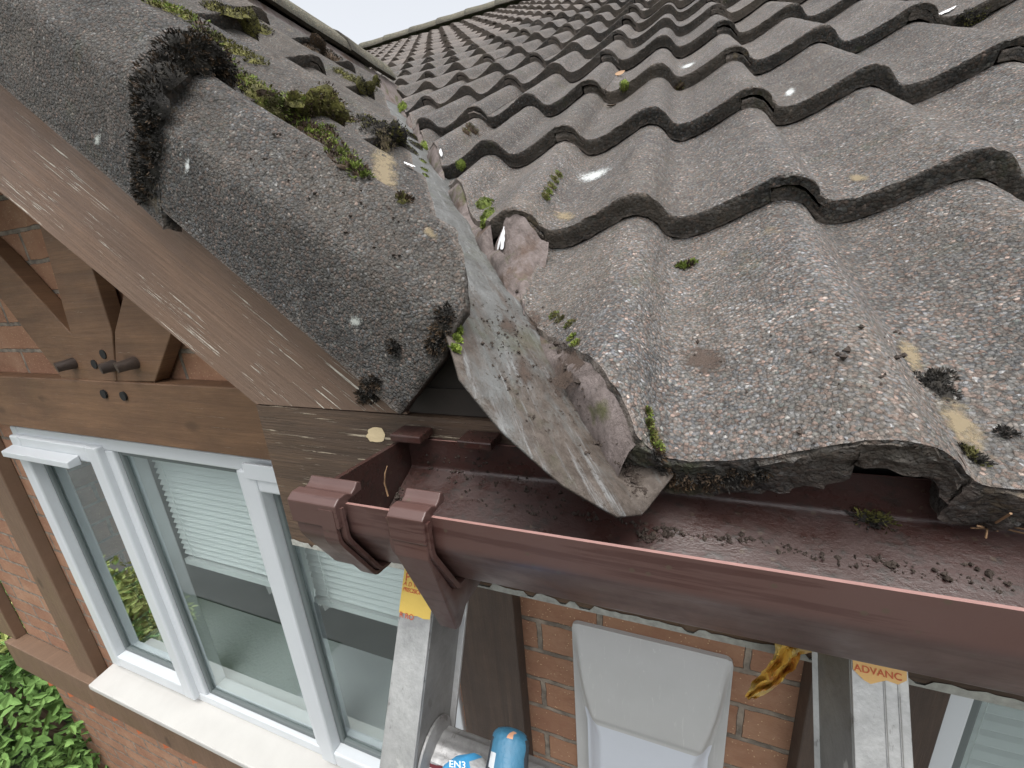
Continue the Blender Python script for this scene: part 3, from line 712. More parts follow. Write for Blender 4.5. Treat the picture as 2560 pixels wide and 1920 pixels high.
# ---------------------------------------------------------------- windows
def window(x0, x1, z0, z1, mull, label, sashes, blindz, wy=.318):
    W = MB()  # outer frame
    fw = .036
    fr = MB(); fr.box((x0,wy,z0),(x0+fw,wy+.07,z1)).box((x1-fw,wy,z0),(x1,wy+.07,z1)).box((x0+fw,wy+.001,z0),(x1-fw,wy+.07,z0+fw)).box((x0+fw,wy+.001,z1-fw),(x1-fw,wy+.07,z1))
    for m in mull: fr.box((m-.024,wy+.0015,z0+fw),(m+.024,wy+.07,z1-fw))
    win = fr.build('window', 'upvc', house, bevel=.004, label=label)
    ed = [x0]+list(mull)+[x1]
    for i in range(len(ed)-1):
        a = ed[i]+(fw if i == 0 else .024); c = ed[i+1]-(fw if i == len(ed)-2 else .024); s = sashes[i]
        a2, c2, b0, b1 = a, c, z0+fw, z1-fw
        if s:
            # opening light: overlapping sash frame, proud of the outer frame
            a2, c2, b0, b1 = a-.014, c+.014, z0+fw-.014, z1-fw+.014; yy = wy-.016; sw = .050
            sh = MB(); prof = [(0,.0),(0,-.0),(.0,0)]
            sh.box((a2,yy,b0),(a2+sw,wy+.02,b1)).box((c2-sw,yy,b0),(c2,wy+.02,b1)).box((a2+sw,yy+.001,b0),(c2-sw,wy+.02,b0+sw)).box((a2+sw,yy+.001,b1-sw),(c2-sw,wy+.02,b1))
            sh.build('sash', 'upvc', win, bevel=.005); a2 += sw; c2 -= sw; b0 += sw; b1 -= sw
        gk = MB(); gw = .016; gy = wy+.012
        gk.box((a2,gy,b0),(a2+gw,gy+.012,b1)).box((c2-gw,gy,b0),(c2,gy+.012,b1)).box((a2+gw,gy,b0),(c2-gw,gy+.012,b0+gw)).box((a2+gw,gy,b1-gw),(c2-gw,gy+.012,b1))
        gk.build('gasket', 'gasket', win, bevel=.003)
        MB().box((a2+gw*.5,wy+.020,b0+gw*.5),(c2-gw*.5,wy+.024,b1-gw*.5)).build('pane', 'glass', win)
        if s == 2:
            MB().prism([(a-.01,wy-.016,z1-.052),(a-.01,wy-.044,z1-.062),(a-.01,wy-.044,z1-.080),(a-.01,wy-.016,z1-.080)], (.36,0,0)).build('trickle_vent', 'upvc', win, bevel=.002)
        if blindz[i]:
            bm_ = MB(); small = label.startswith('small'); pit = .031 if small else .0185; n = int((z1-blindz[i])/pit)
            for k in range(n):
                z = z1-.02-k*pit; th = .35 if label.startswith('small') else .92
                dy, dz = .0115*math.cos(th), .0115*math.sin(th)
                bm_.prism([(a+.004,.40-dy,z-dz),(a+.004,.40,z+.0012),(a+.004,.40+dy,z+dz),(a+.004,.40+dy,z+dz-.0006),(a+.004,.40,z+.0006),(a+.004,.40-dy,z-dz-.0006)], (c-a-.008,0,0))
            bm_.box((a+.004,.388,blindz[i]-.03),(c-.004,.412,blindz[i]-.012))
            o = bm_.build('blind', 'blind', win, label=None)
            for xx in (a+.06, c-.06): MB().tube([(xx,.386,z1-.02),(xx,.386,blindz[i]-.03)], .0007, 5).build('blind_cord', 'blind', win)
    return win
window(wx0, wx1, wz0, wz1, [-1.222,-.700], 'three-light white window below the gable beam, half-lowered blinds behind it', [2,0,1], [0,-.69,-.70])
window(rx0, rx1, rz0, rz1, [1.1], 'small part of a white window with a slatted blind at the bottom right', [0,0], [-.72,-.72])
# cover strip on the right light, sill, interior
MB().box((-.66,.296,-.305),(-.22,.302,-.268)).build('window_vent', 'upvc', house, bevel=.001)
sm = MB().prism([(wx0-.015,.236,-1.262),(wx0-.015,.236,-1.240),(wx0-.015,.33,-1.2255),(wx0-.015,.33,-1.262)], (1.535,0,0)); sm.build('windowsill', 'sill', house, bevel=.004, label='dirty white plastic sill with dark specks')
rm = MB(); rm.box((-1.9,1.3,-2.4),(1.9,1.32,.0)).box((-1.9,.58,-2.42),(1.9,2.2,-2.4)).box((-1.9,.58,.0),(1.9,2.2,.01)).box((-1.92,.58,-2.4),(-1.9,2.2,0)).box((1.9,.58,-2.4),(1.92,2.2,0))
rm.build('room', 'room', house)
MB().box((-1.80,.385,-1.225),(-.14,.62,-1.205)).box((.5,.385,-1.35),(1.7,.62,-1.33)).build('window_board', 'board', house)
# gathered white curtain / bedding seen through the middle light
V = []; F = []; na = 60; nz = 12
for i in range(nz+1):
    for k in range(na+1):
        x = -1.32+.36*k/na; z = -.62-.50*i/nz; V.append((x+.02*math.sin(i), .70+.03*math.sin(k*.9)+.01*math.sin(k*2.3), z))
for i in range(nz):
    for k in range(na): F.append((i*(na+1)+k, i*(na+1)+k+1, (i+1)*(na+1)+k+1, (i+1)*(na+1)+k))
link('curtain', V, F, 'cloth', house, 80)
# sawtooth brick course under the rail
for k in range(11):
    x = -2.40+.16*k
    MB().prism([(x,WY-.001,-1.4775),(x+.075,WY-.045,-1.4775),(x+.15,WY-.001,-1.4775)], (0,0,-.062)).build('corner_brick', 'obrick', house)['group'] = 'brick corners stepping out under the rail'
# ---------------------------------------------------------------- gutter
GP = [(-.0665,-.0365),(-.0665,-.0575),(-.046,-.096),(-.010,-.099),(.036,-.078),(.0465,-.072),(.0465,-.0440)]    # y,z outside path
def offset_path(P, d):
    out = []
    for i in range(len(P)):
        a = np.array(P[max(i-1,0)]); c = np.array(P[min(i+1,len(P)-1)]); p = np.array(P[i])
        ns = []
        if i > 0: e = p-a; ns.append(np.array([-e[1],e[0]])/np.linalg.norm(e))
        if i < len(P)-1: e = c-p; ns.append(np.array([-e[1],e[0]])/np.linalg.norm(e))
        n = sum(ns)/np.linalg.norm(sum(ns)); k = 1/max(.5, n@ns[0]); out.append(tuple(p+n*d*k))
    return out
def subdiv(P, rad=.004):
    out = [P[0]]
    for i in range(1, len(P)-1):
        p = np.array(P[i]); a = np.array(P[i-1]); c = np.array(P[i+1]); u1 = (a-p)/np.linalg.norm(a-p); u2 = (c-p)/np.linalg.norm(c-p)
        s, e = p+u1*rad, p+u2*rad
        for t in (0,.33,.66,1): out.append(tuple((1-t)**2*s+2*t*(1-t)*p+t*t*e))
    out.append(P[-1]); return out
def gz(x): return .010*(x-.056)
def sweep(name, P, x0, x1, th, mats, parent, nx=1, sgn=1, **pr):
    A = subdiv(P, .004); B = offset_path(A, th*sgn); n = len(A); V = []; F = []; MI = []
    xs = np.linspace(x0, x1, nx+1)
    for x in xs:
        for p in A: V.append((x,p[0],p[1]+gz(x)))
        for p in B: V.append((x,p[0],p[1]+gz(x)))
    for i in range(nx):
        o0 = i*2*n; o1 = (i+1)*2*n
        for k in range(n-1):
            F.append((o0+k,o1+k,o1+k+1,o0+k+1)); MI.append(0); F.append((o0+n+k,o0+n+k+1,o1+n+k+1,o1+n+k)); MI.append(1)
        F.append((o0,o0+n,o1+n,o1)); MI.append(2); F.append((o0+n-1,o1+n-1,o1+2*n-1,o0+2*n-1)); MI.append(2)
    for o0 in (0, nx*2*n):
        for k in range(n-1): F.append((o0+k,o0+k+1,o0+n+k+1,o0+n+k)); MI.append(2)
    o = link(name, V, F, mats, parent, 35, MI, **pr); return o
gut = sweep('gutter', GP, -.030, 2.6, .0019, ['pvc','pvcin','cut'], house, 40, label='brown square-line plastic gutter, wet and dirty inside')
BV.append(([tuple(v.co) for v in gut.data.vertices], [tuple(p.vertices) for p in gut.data.polygons]))
# wave of thin wet silt on the gutter floor
# stop end plate + its two clips
ep = [(y, z) for y, z in GP]; pe = [(-.031,y,z+gz(-.03)) for y, z in offset_path(ep, .0005)]
MB().prism(pe, (-.004,0,0)).build('stop_end', 'pvcin', gut, label='end plate closing the gutter')
OUT = offset_path(GP, -.0032)
sweep('gutter_clip', OUT, -.036, -.0145, .003, ['pvc','pvc','pvc'], gut, 1, -1, label='wide clip around the closed end of the gutter')
sweep('gutter_clip', offset_path(GP,-.0064), -.012, -.001, .0025, ['pvc','pvc','pvc'], gut, 1, -1, label='narrow ridge of the end clip')
sweep('gutter_clip', OUT, -.0145, .003, .0022, ['pvc','pvc','pvc'], gut, 1, -1)
def lip(x0, x1, yo=0., label=None):
    # top clip folded over the front rim: flat, with a rolled inner edge
    z = -.0365+gz((x0+x1)/2); y = -.0665
    P = [(y-.0085,z-.013),(y-.0085,z+.003),(y-.004,z+.0062),(y+.002,z+.0062),(y+.006,z+.0035),(y+.0095,z+.0050),(y+.0125,z+.0085),(y+.016,z+.0065),(y+.016,z+.001),(y+.003,z+.0005),(y+.0025,z-.004),(y-.004,z-.013)]
    MB().prism([(x0,a,b_) for a, b_ in P], (x1-x0,0,0)).build('clip_lip', 'pvc', gut, bevel=.0008, label=label)
lip(-.0375, .001); lip(.0385, .0625)
# rear clips
for x0 in (-.034, .030): MB().box((x0,.026,-.0405),(x0+.030,.0475,-.0335)).build('rear_clip', 'pvcin', gut, bevel=.0012)
# fascia bracket with its hanging fin
sweep('gutter_bracket', offset_path(GP,-.0032)[:], .036, .064, .0032, ['pvc','pvc','pvc'], gut, 1, -1)
br = MB()
def fin(x0, x1, x2, x3, P):
    V = []; n = len(P)
    for f_ in (0,1):
        for i, (y, z) in enumerate(P):
            t = min(1, max(0, (-.05-z)/.085)); V.append(((x0+(x2-x0)*t) if f_ == 0 else (x1+(x3-x1)*t), y, z))
    return V, [tuple(range(n)), tuple(range(2*n-1,n-1,-1))]+[(i, (i+1)%n, (i+1)%n+n, i+n) for i in range(n)]
fp = [(-.0735,-.040),(-.0745,-.060),(-.052,-.134),(-.046,-.137),(-.036,-.128),(.049,-.135),(.049,-.105),(-.010,-.1055),(-.052,-.100),(-.0715,-.060),(-.0715,-.040)]
a_, b_ = fin(.0385,.0625,.046,.0585, fp); br.add(a_, b_)
br.build('gutter_bracket', 'pvc', gut, bevel=.0014, smooth=40, label='fascia bracket with a pointed fin hanging below the gutter')
# ---------------------------------------------------------------- alarm box
ab = empty('alarm_box', (.168,.33,-.70), 'scuffed grey and white plastic box fixed to the brick wall between the ladder stiles', 'alarm box')
def ring(x0, x1, z0, z1, y, r=.012, bul=.004, n=6):
    P = []
    for cx, cz, a0 in ((x1-r,z1-r,0),(x0+r,z1-r,90),(x0+r,z0+r,180),(x1-r,z0+r,270)):
        for k in range(n+1): t = R_(a0+90*k/n); P.append((cx+r*math.cos(t), y, cz+r*math.sin(t)))
        if a0 == 0: pass
    return P
zt = -.515; zb = -.93
R1 = ring(.042,.296,zb,zt,.3295); R2 = ring(.042,.296,zb,zt-.0005,.3225)
def bend(P, dy):
    return [(x+(-1 if x < .17 else 1)*(-.010*abs((z-(-.60))/.2)), y, z) for x, y, z in P]
rings = [R1, R2, ring(.0435,.2945,zb+.004,zt-.002,.3215,.011)]
V = []; F = []
for r_ in rings: V += r_
n = len(R1)
for a in range(len(rings)-1):
    for k in range(n): F.append((a*n+k, a*n+(k+1)%n, (a+1)*n+(k+1)%n, (a+1)*n+k))
F.append(tuple(range(n)))
F.append(tuple(2*n+k for k in range(n))[::-1])
link('casing', V, F, 'alarm', ab, 35)
# raised grey face: slopes forward to a ridge, then a recessed lower panel
def quadgrid(f, nu, nv):
    V = []; F = []
    for i in range(nv+1):
        for k in range(nu+1): V.append(f(k/nu, i/nv))
    for i in range(nv):
        for k in range(nu): F.append((i*(nu+1)+k, i*(nu+1)+k+1, (i+1)*(nu+1)+k+1, (i+1)*(nu+1)+k))
    return V, F
def face(a, t):
    z = zt-.0015-(zt-zb-.02)*t; e = .002+.024*min(1,t/.5)**1.2
    bl = .006*math.sin(min(1,t/.8)*math.pi); x = .0425+e+(.2955-.0425-2*e)*a
    ed = min(1, min(a,1-a)/(.03+.12*min(1,t/.5))); ed = ed*ed*(3-2*ed)
    y = .3225-.048*(1-(1-min(1,t/.30))**2)*(.35+.65*ed)
    if t > .36: k_ = min(1,(t-.36)/.05); y += .006*k_*k_*(3-2*k_)*min(1,max(0,min(a,1-a)-.05)/.05)*ed
    if t > .75: y = y
    return (x, y-.0005, z)
V, F = quadgrid(face, 60, 90); link('face_panel', V, F, ['alarm','alarm2'], ab, 60, [1 if (i//60)/90 > .42 else 0 for i in range(len(F))])
# ---------------------------------------------------------------- ladder
LD = np.array([0,.463,.886]); LD /= np.linalg.norm(LD); LN = np.array([0,.886,-.463]); LN /= np.linalg.norm(LN); L0 = np.array([0,-.02,-.15])
def lp(x, s, d): return L0+np.array([x,0,0])+LD*s+LN*d
lad = empty('ladder', tuple(lp(.15,-2.4,.03)), 'aluminium ladder leaning under the gutter, yellow stickers on both stiles', 'ladder')
def stile(x0, x1, sgn):
    # channel section: web on the inner side facing the rungs hidden side, two flanges
    s0, s1 = -2.4, .030
    m = MB(); t = .003
    def bar(xa, xb, da, db, mi): m.prism([lp(xa,s0,da),lp(xb,s0,da),lp(xb,s0,db),lp(xa,s0,db)], LD*(s1-s0), mi)
    bar(x0, x1, 0, t, 0); bar(x0, x1, .058, .058+t, 0)
    w0 = x1-t if sgn > 0 else x0; bar(w0, w0+t, t+.0002, .0578, 1)
    bar(x0, x1, -.0, .0005, 0) if False else None
    for dx in (.38,.55,.8): m.prism([lp(x0+(x1-x0)*dx,s0,-.0006),lp(x0+(x1-x0)*dx+.0012,s0,-.0006),lp(x0+(x1-x0)*dx+.0012,s0,0),lp(x0+(x1-x0)*dx,s0,0)], LD*(s1-s0), 1) if sgn < 0 and dx > .5 else None
    m.prism([lp(w0-(.006 if sgn > 0 else -.003+.0),s0,.0545),lp(w0+(.005 if sgn > 0 else 0)+.003,s0,.0545),lp(w0+(.005 if sgn > 0 else 0)+.003,s0,.0578),lp(w0-(.006 if sgn > 0 else .003),s0,.0578)], LD*(s1-s0), 0)
    return m.build('stile', ['alu','alud'], lad, bevel=.0006)
stile(-.010, .019, 1); stile(.2865, .3115, -1)
# rungs
for k in range(9):
    s = -.122-.25*k; m = MB(); V = []; F = []; n = 48
    c = lp(0, s, .030)
    for x in (.016,.290):
        for i in range(n):
            t = 2*math.pi*i/n; r = .0165*(1+.0+(.05 if i%4 < 2 else 0)); 
            dd = np.array([0,math.cos(t)*r*1.15,math.sin(t)*r*.85]); V.append(c+np.array([x,0,0])+dd)
    for i in range(n): F.append((i,(i+1)%n,n+(i+1)%n,n+i))
    o = link('rung', V, F, 'rung', lad, 25)
    for x in (.0195,.2825):
        mm = MB(); d = 1 if x < .1 else -1
        mm.tube([c+np.array([x,0,0]), c+np.array([x+.002*d,0,0]), c+np.array([x+.004*d,0,0]), c+np.array([x+.006*d,0,0])], [.0245,.0245,.0215,.0185], 32); mm.build('ferrule', 'rung', lad, smooth=40)
# stickers with lettering
def text_on(txt, size, org, X, Y, mat, parent, name='lettering', shear=0, cs=1.):
    cu = bpy.data.curves.new('t', 'FONT'); cu.body = txt; cu.size = size; cu.shear = shear; cu.space_character = cs; cu.extrude = .00002; cu.offset = size*.012
    ob = bpy.data.objects.new('t', cu); col.objects.link(ob); bpy.context.view_layer.update()
    dg = bpy.context.evaluated_depsgraph_get(); me = bpy.data.meshes.new_from_object(ob.evaluated_get(dg)); bpy.data.objects.remove(ob)
    Xv = Vector(X).normalized(); Yv = Vector(Y).normalized(); Zv = Xv.cross(Yv)
    for v in me.vertices: v.co = Vector(org)+Xv*v.co.x+Yv*v.co.y+Zv*(v.co.z+.00012)
    me.materials.clear(); me.materials.append(MT[mat]); o = bpy.data.objects.new(name, me); col.objects.link(o); o.parent = parent; o.matrix_parent_inverse = parent.matrix_world.inverted(); return o
def sheet(name, P, mat, parent, off=-.0009, th=.0002, **pr):   # polygon in ladder coords (x,s)
    m = MB().prism([lp(x,s,off) for x, s in P], LN*th); return m.build(name, mat, parent, **pr)
def sv(u, v):
    p = onpl(u, v, LN, float(LN@L0)); return (float(p[0]), float((p-L0)@LD))
sb_ = [sv(987,1532), sv(1000,1536), sv(1012,1529), sv(1030,1533), sv(1042,1537)]
smin = sum(q[1] for q in sb_)/5
stk = sheet('sticker', [(-.0098,.029),(.0188,.029)]+[(-.0098+.0286*t, smin+dz) for t, dz in ((1,.0006),(.8,-.0003),(.6,.0006),(.35,-.0005),(.15,.0003),(0,-.0002))], 'sticker', lad, label='yellow sticker at the top of the left stile')
XA = (1,0,0); tx = -.0088
text_on('P', .0085, lp(tx+.001, sv(1008,1448)[1], -.0011), XA, LD, 'red', stk); text_on('A D V', .0046, lp(tx, sv(1005,1460)[1], -.0011), XA, LD, 'red', stk, shear=.2)
text_on('PRECISION', .0044, lp(tx, sv(1003,1474)[1], -.0011), XA, LD, 'red', stk, shear=.15, cs=.85); text_on('R RO', .0058, lp(tx, smin-.0030, -.0011), XA, LD, 'red', stk)
sA = sv(2160,1693)[1]
stk2 = sheet('sticker', [(.2868,.030),(.3108,.030),(.3104,sA+.0035),(.3065,sA+.0005),(.3015,sA+.0012),(.2975,sA-.0008),(.2945,sA-.0024),(.2915,sA-.0012),(.2868,sA+.0030)], 'sticker2', lad, label='torn orange sticker on the right stile')
text_on('ADVANC', .0050, lp(.2872, sA+.0028, -.0011), XA, LD, 'red', stk2, cs=1.02); text_on('PRO', .0054, lp(.2885, sA+.0080, -.0011), XA, LD, 'red', stk2)
m = MB(); P = [AY(u, v, .045) for u, v in ((980,1432),(988,1444),(996,1462),(1002,1482))]
m.tube([tuple(p) for p in P], .0008, 5); 
# paint drips on rung
def blobflat(name, c, X, Y, rx, ry, mat, parent, N, seed, **pr):
    V = [c]; F = []; n = 22
    for k in range(n):
        t = 2*math.pi*k/n; r = 1+.45*noise.noise(Vector((math.cos(t)*1.7,math.sin(t)*1.7,seed)))
        V.append(c+X*rx*r*math.cos(t)+Y*ry*r*math.sin(t))
    for k in range(n): F.append((0,1+k,1+(k+1)%n))
    m_ = MB().add(V, F); return m_.build(name, mat, parent, fix=False, **pr)
cr = lp(0,-.122,.030)
blobflat('paint_mark', cr+np.array([.034,-.0150*.95,.0150*.62]), np.array([1,0,0.]), np.array([0,.55,.8]), .009, .003, 'blood', lad, None, 3)
# ---------------------------------------------------------------- gloved hand on the rung
def skin_obj(name, pts, edges, rad, mat, parent, sub=2, bumpy=0):
    me = bpy.data.meshes.new(name); me.from_pydata([tuple(p) for p in pts], edges, []); o = bpy.data.objects.new(name, me); col.objects.link(o)
    md = o.modifiers.new('s', 'SKIN'); 
    for i, v in enumerate(me.skin_vertices[0].data): v.radius = (rad[i], rad[i]); v.use_root = (i == 0)
    sb = o.modifiers.new('b', 'SUBSURF'); sb.levels = sub; sb.render_levels = sub
    bpy.context.view_layer.update(); dg = bpy.context.evaluated_depsgraph_get(); m2 = bpy.data.meshes.new_from_object(o.evaluated_get(dg)); bpy.data.objects.remove(o)
    m2.materials.clear(); m2.materials.append(MT[mat]); m2.shade_smooth()
    for v in m2.vertices: v.co += Vector(noise.noise_vector(v.co*160))*.0009
    r = bpy.data.objects.new(name, m2); col.objects.link(r)
    if parent: r.parent = parent; r.matrix_parent_inverse = parent.matrix_world.inverted()
    return r
rc = cr+np.array([.07,0,0])
hand = empty('person', (float(rc[0]), float(rc[1]-.07), float(rc[2]-.08)), 'hand in a blue work glove gripping the ladder rung, thumb raised', 'person')
def rp(x, ang, r): t = R_(ang); return cr+np.array([x, -math.cos(t)*r, math.sin(t)*r])   # around the rung: 0 = front, 90 = top
def hp(u, v, d): return onpl(u, v, LN, float(LN@L0)+d)
pts = [hp(1190,2040,-.030), hp(1180,2200,-.055), hp(1150,2400,-.10)]; edges = [(0,1),(1,2)]; rad = [.030,.030,.028]
def add_finger(base, P, rr):
    b0 = len(pts); pts.extend(P); rad.extend(rr); prev = base
    for i in range(len(P)): edges.append((prev, b0+i)); prev = b0+i
add_finger(0, [hp(1258,1985,-.022), hp(1268,1915,-.016), hp(1276,1855,-.011), hp(1282,1818,-.008)], [.0165,.0145,.0140,.0120])     # thumb laid up over the front of the rung
for fx, rr in ((.034,.0115),(.056,.0115),(.078,.011),(.098,.0100)):
    add_finger(0, [rp(fx,-62,.040), rp(fx+.001,-110,.034), rp(fx+.001,-135,.032), rp(fx+.001,-152,.033)], [rr*1.05,rr,rr*.9,rr*.7])      # four fingers curled under and behind it
add_finger(0, [hp(1160,1975,-.016), hp(1112,1958,-.010)], [.0200,.0165])                                                              # knuckle of the forefinger
gl_ = skin_obj('glove', pts, edges, rad, 'glove', hand)
for sl_ in ('gloveb','glovew','glovek','skin'): gl_.data.materials.append(MT[sl_])
for p_ in gl_.data.polygons:
    u_, v_, z_ = proj(p_.center); n_ = noise.noise(p_.center*90)
    if v_ > 1850 and u_ < 1235:
        if 1105 < u_-n_*14 < 1190: p_.material_index = 1
        elif u_-n_*14 >= 1130: p_.material_index = 2
    if v_ < 1930 and u_ > 1205 and abs(float(np.dot(np.array(p_.normal), CAMR[0]))) > .80: p_.material_index = 3
    if abs(u_-1279) < 9 and abs(v_-1840) < 9: p_.material_index = 4
c_ = hp(1122,1917,-.032)
text_on('EN3', .0062, c_, CAMR[0]*1.0+np.array([0,0,-.12]), -CAMR[1], 'feather', hand)
MB().add([(-9,-3.2,GZ+.006),(6,-3.2,GZ+.006),(6,.33,GZ+.006),(-2.0,.33,GZ+.006),(-2.0,-.8,GZ+.006),(-9,-.8,GZ+.006)], [(0,1,2,3,4,5)]).build('path', simple('added grey paving', (.15,.15,.145), .85, 60, .002, .5, 5), None, kind='structure')  # unseen paving, added so the window glass reflects grey
# ---------------------------------------------------------------- ground, lawn, bush
MB().add([(-60,-60,GZ),(60,-60,GZ),(60,60,GZ),(-60,60,GZ)], [(0,1,2,3)]).build('ground', 'grass', None, kind='structure')
def bush(name, c, rad, nleaf, label, seed, ll=.075, mats=('leaf','leafy'), yel=.25):
    rnd = random.Random(seed); root = empty(name, (c[0],c[1],GZ), label, 'shrub')
    m = MB()
    for k in range(7):
        a = rnd.uniform(0,6.28); e = Vector((c[0]+math.cos(a)*rad[0]*.5, c[1]+math.sin(a)*rad[1]*.5, c[2]+rad[2]*.4)); m.tube([(c[0],c[1],GZ), (c[0]*.6+e.x*.4, c[1]*.6+e.y*.4, (GZ+c[2])/2), tuple(e)], [.03,.02,.008], 7)
    m.build('stem', 'bark', root)
    m = MB()
    for k in range(nleaf):
        d = Vector((rnd.gauss(0,1),rnd.gauss(0,1),rnd.gauss(0,1))).normalized(); r = rnd.uniform(.55,1)**.5
        lump = 1+.22*noise.noise(d*2.3+Vector((seed,0,0)))
        p = Vector((c[0]+d.x*rad[0]*r*lump, c[1]+d.y*rad[1]*r*lump, c[2]+d.z*rad[2]*r*lump))
        if p.z < GZ+.05: continue
        L = ll*rnd.uniform(.6,1.25); t = (Vector((rnd.gauss(0,1),rnd.gauss(0,1),rnd.gauss(-.2,.7)))+d*.6).normalized(); s = t.cross(d+Vector((rnd.gauss(0,.4),rnd.gauss(0,.4),rnd.gauss(0,.4)))).normalized(); nn = s.cross(t)
        wd = L*.21; mi = 1 if (noise.noise(p*1.6+Vector((seed,5,0))) > (.28-yel)) and rnd.random() < .8 else 0
        m.add([p, p+t*L*.35+s*wd+nn*.004, p+t*L*.7+s*wd*.7-nn*.002, p+t*L-nn*L*.12, p+t*L*.7-s*wd*.7-nn*.002, p+t*L*.35-s*wd+nn*.004, p+t*L*.5-nn*.005], [(0,1,6),(1,2,6),(2,3,6),(3,4,6),(4,5,6),(5,0,6)], mi)
    m.build('foliage', [MT[x] for x in mats], root, fix=False)
    return root
bush('shrub', (-3.1,.45,-2.0), (.75,.9,.55), 15000, 'leafy green shrub below the left corner of the house', 3, .060, yel=.24)
bush('hedge_shrub', (-4.6,1.6,-1.9), (1.4,1.4,.9), 8000, 'darker green shrub behind, further from the wall', 8, .09, yel=-.1)
bush('garden_shrub', (-1.0,-5.5,-1.6), (3.5,1.2,1.1), 6000, 'wide shrub in the garden behind the camera', 5, .2, yel=-.2)
# ================================================================= small things laid on surfaces by ray casting
bvV = []; bvF = []
for V, F in BV:
    b = len(bvV); bvV += [tuple(map(float, v)) for v in V]; bvF += [tuple(b+i for i in f) for f in F]
TREE = BVHTree.FromPolygons(bvV, bvF)
def hit(u, v):
    d = Vector(ray(u, v)).normalized(); loc, n, i, ds = TREE.ray_cast(Vector(CAMC), d)
    if loc is None: return None, None
    if n.dot(d) > 0: n = -n
    return loc, n
def drape(P, n, off=.0006, back=.03):
    loc, nn, i, ds = TREE.ray_cast(P+n*back, -n, back*2.5)
    return (loc+n*off) if loc else P+n*off
def patch_at(name, u, v, ru, rv, mat, label, cat, ang=0, nr=9, na=30, off=.0006, group=None, parent=None):
    P, n = hit(u, v)
    if P is None: return
    pu, _ = hit(u+ru*math.cos(ang), v+ru*math.sin(ang)); pv, _ = hit(u-rv*math.sin(ang), v+rv*math.cos(ang))
    A = (pu-P); B = (pv-P); A -= n*A.dot(n); B -= n*B.dot(n)
    V = []; F = []; UV = []
    for r in range(nr+1):
        for k in range(na):
            t = 2*math.pi*k/na; f = r/nr; Q = P+A*(f*math.cos(t))+B*(f*math.sin(t)); V.append(drape(Q, n, off)); UV.append(f)
    for r in range(nr):
        for k in range(na): F.append((r*na+k, r*na+(k+1)%na, (r+1)*na+(k+1)%na, (r+1)*na+k))
    o = link(name, V, F, mat, parent, 60); uv = o.data.uv_layers.new(name='UVMap')
    for lp_ in o.data.loops: uv.data[lp_.index].uv = (UV[lp_.vertex_index], 0)
    tag(o, label, cat, group); return o
def moss_at(name, spots, label, mats=('mg','mo'), dens=1., cat='moss', tuft=.0022, lump=.5, group=None, flat=.55, split=.5):
    """spots: (u, v, radius px, height factor)"""
    rnd = random.Random(hash(label) & 0xffff if False else sum(map(ord, label))); m = MB()
    for (u, v, rpx, hf) in spots:
        if u < 1050 and v < 500: rpx *= 1.2; hf *= .62
        P, n = hit(u, v)
        if P is None: continue
        dist = (P-Vector(CAMC)).dot(Vector(CAMR[2])); r = rpx*dist/FPX
        t1 = n.orthogonal().normalized(); t2 = n.cross(t1)
        na, nr = 14, 6; base = len(m.v); sd = rnd.random()*50
        for i in range(nr+1):
            for k in range(na):
                f = i/nr; t = 2*math.pi*k/na; rr = r*f*(1+lump*noise.noise(Vector((math.cos(t)*1.5,math.sin(t)*1.5,sd))))
                h = .8*r*hf*math.sqrt(max(0,1-f*f))*(1+.5*noise.noise(Vector((math.cos(t)*2*f,math.sin(t)*2*f,sd+9))))-.002*f
                m.v.append(tuple(P+t1*rr*math.cos(t)+t2*rr*math.sin(t)+n*h))
        for i in range(nr):
            for k in range(na): m.f.append((base+i*na+k, base+i*na+(k+1)%na, base+(i+1)*na+(k+1)%na, base+(i+1)*na+k)); m.m.append(1 if split < .99 else 0)
        tf = min(tuft, .0030)*.8*(1 if dist < .8 else min(1.5, dist/.9)); hf *= .8; N = int(dens*min(4200, max(140, (r/tf)**2*6)))
        for q in range(N):
            f = math.sqrt(rnd.random()); t = rnd.uniform(0,6.283); rr = r*f*1.05*(1+lump*noise.noise(Vector((math.cos(t)*1.5,math.sin(t)*1.5,sd))))
            c = P+t1*rr*math.cos(t)+t2*rr*math.sin(t)+n*(r*hf*math.sqrt(max(0,1-f*f))*(1+.5*noise.noise(Vector((math.cos(t)*2*f,math.sin(t)*2*f,sd+9)))))
            d = (n*1.0+(t1*math.cos(t)+t2*math.sin(t))*f*1.2+Vector((rnd.gauss(0,.5),rnd.gauss(0,.5),rnd.gauss(0,.5)))).normalized()
            s = d.orthogonal().normalized(); s = Matrix.Rotation(rnd.uniform(0,6.28), 3, d)@s
            L = tf*rnd.uniform(.5,1.6); wv = L*.22
            mi = 0 if noise.noise(c*170)+rnd.uniform(-.25,.25) > (split-.5) else 1
            m.add([c-s*wv, c+s*wv, c+d*L+s*wv*.5, c+d*L-s*wv*.5], [(0,1,2,3)], mi)
    if not m.v: return
    o = m.build(name, [MT[x] for x in mats], None, fix=False, smooth=70); return tag(o, label, cat, group)
exec_details = True
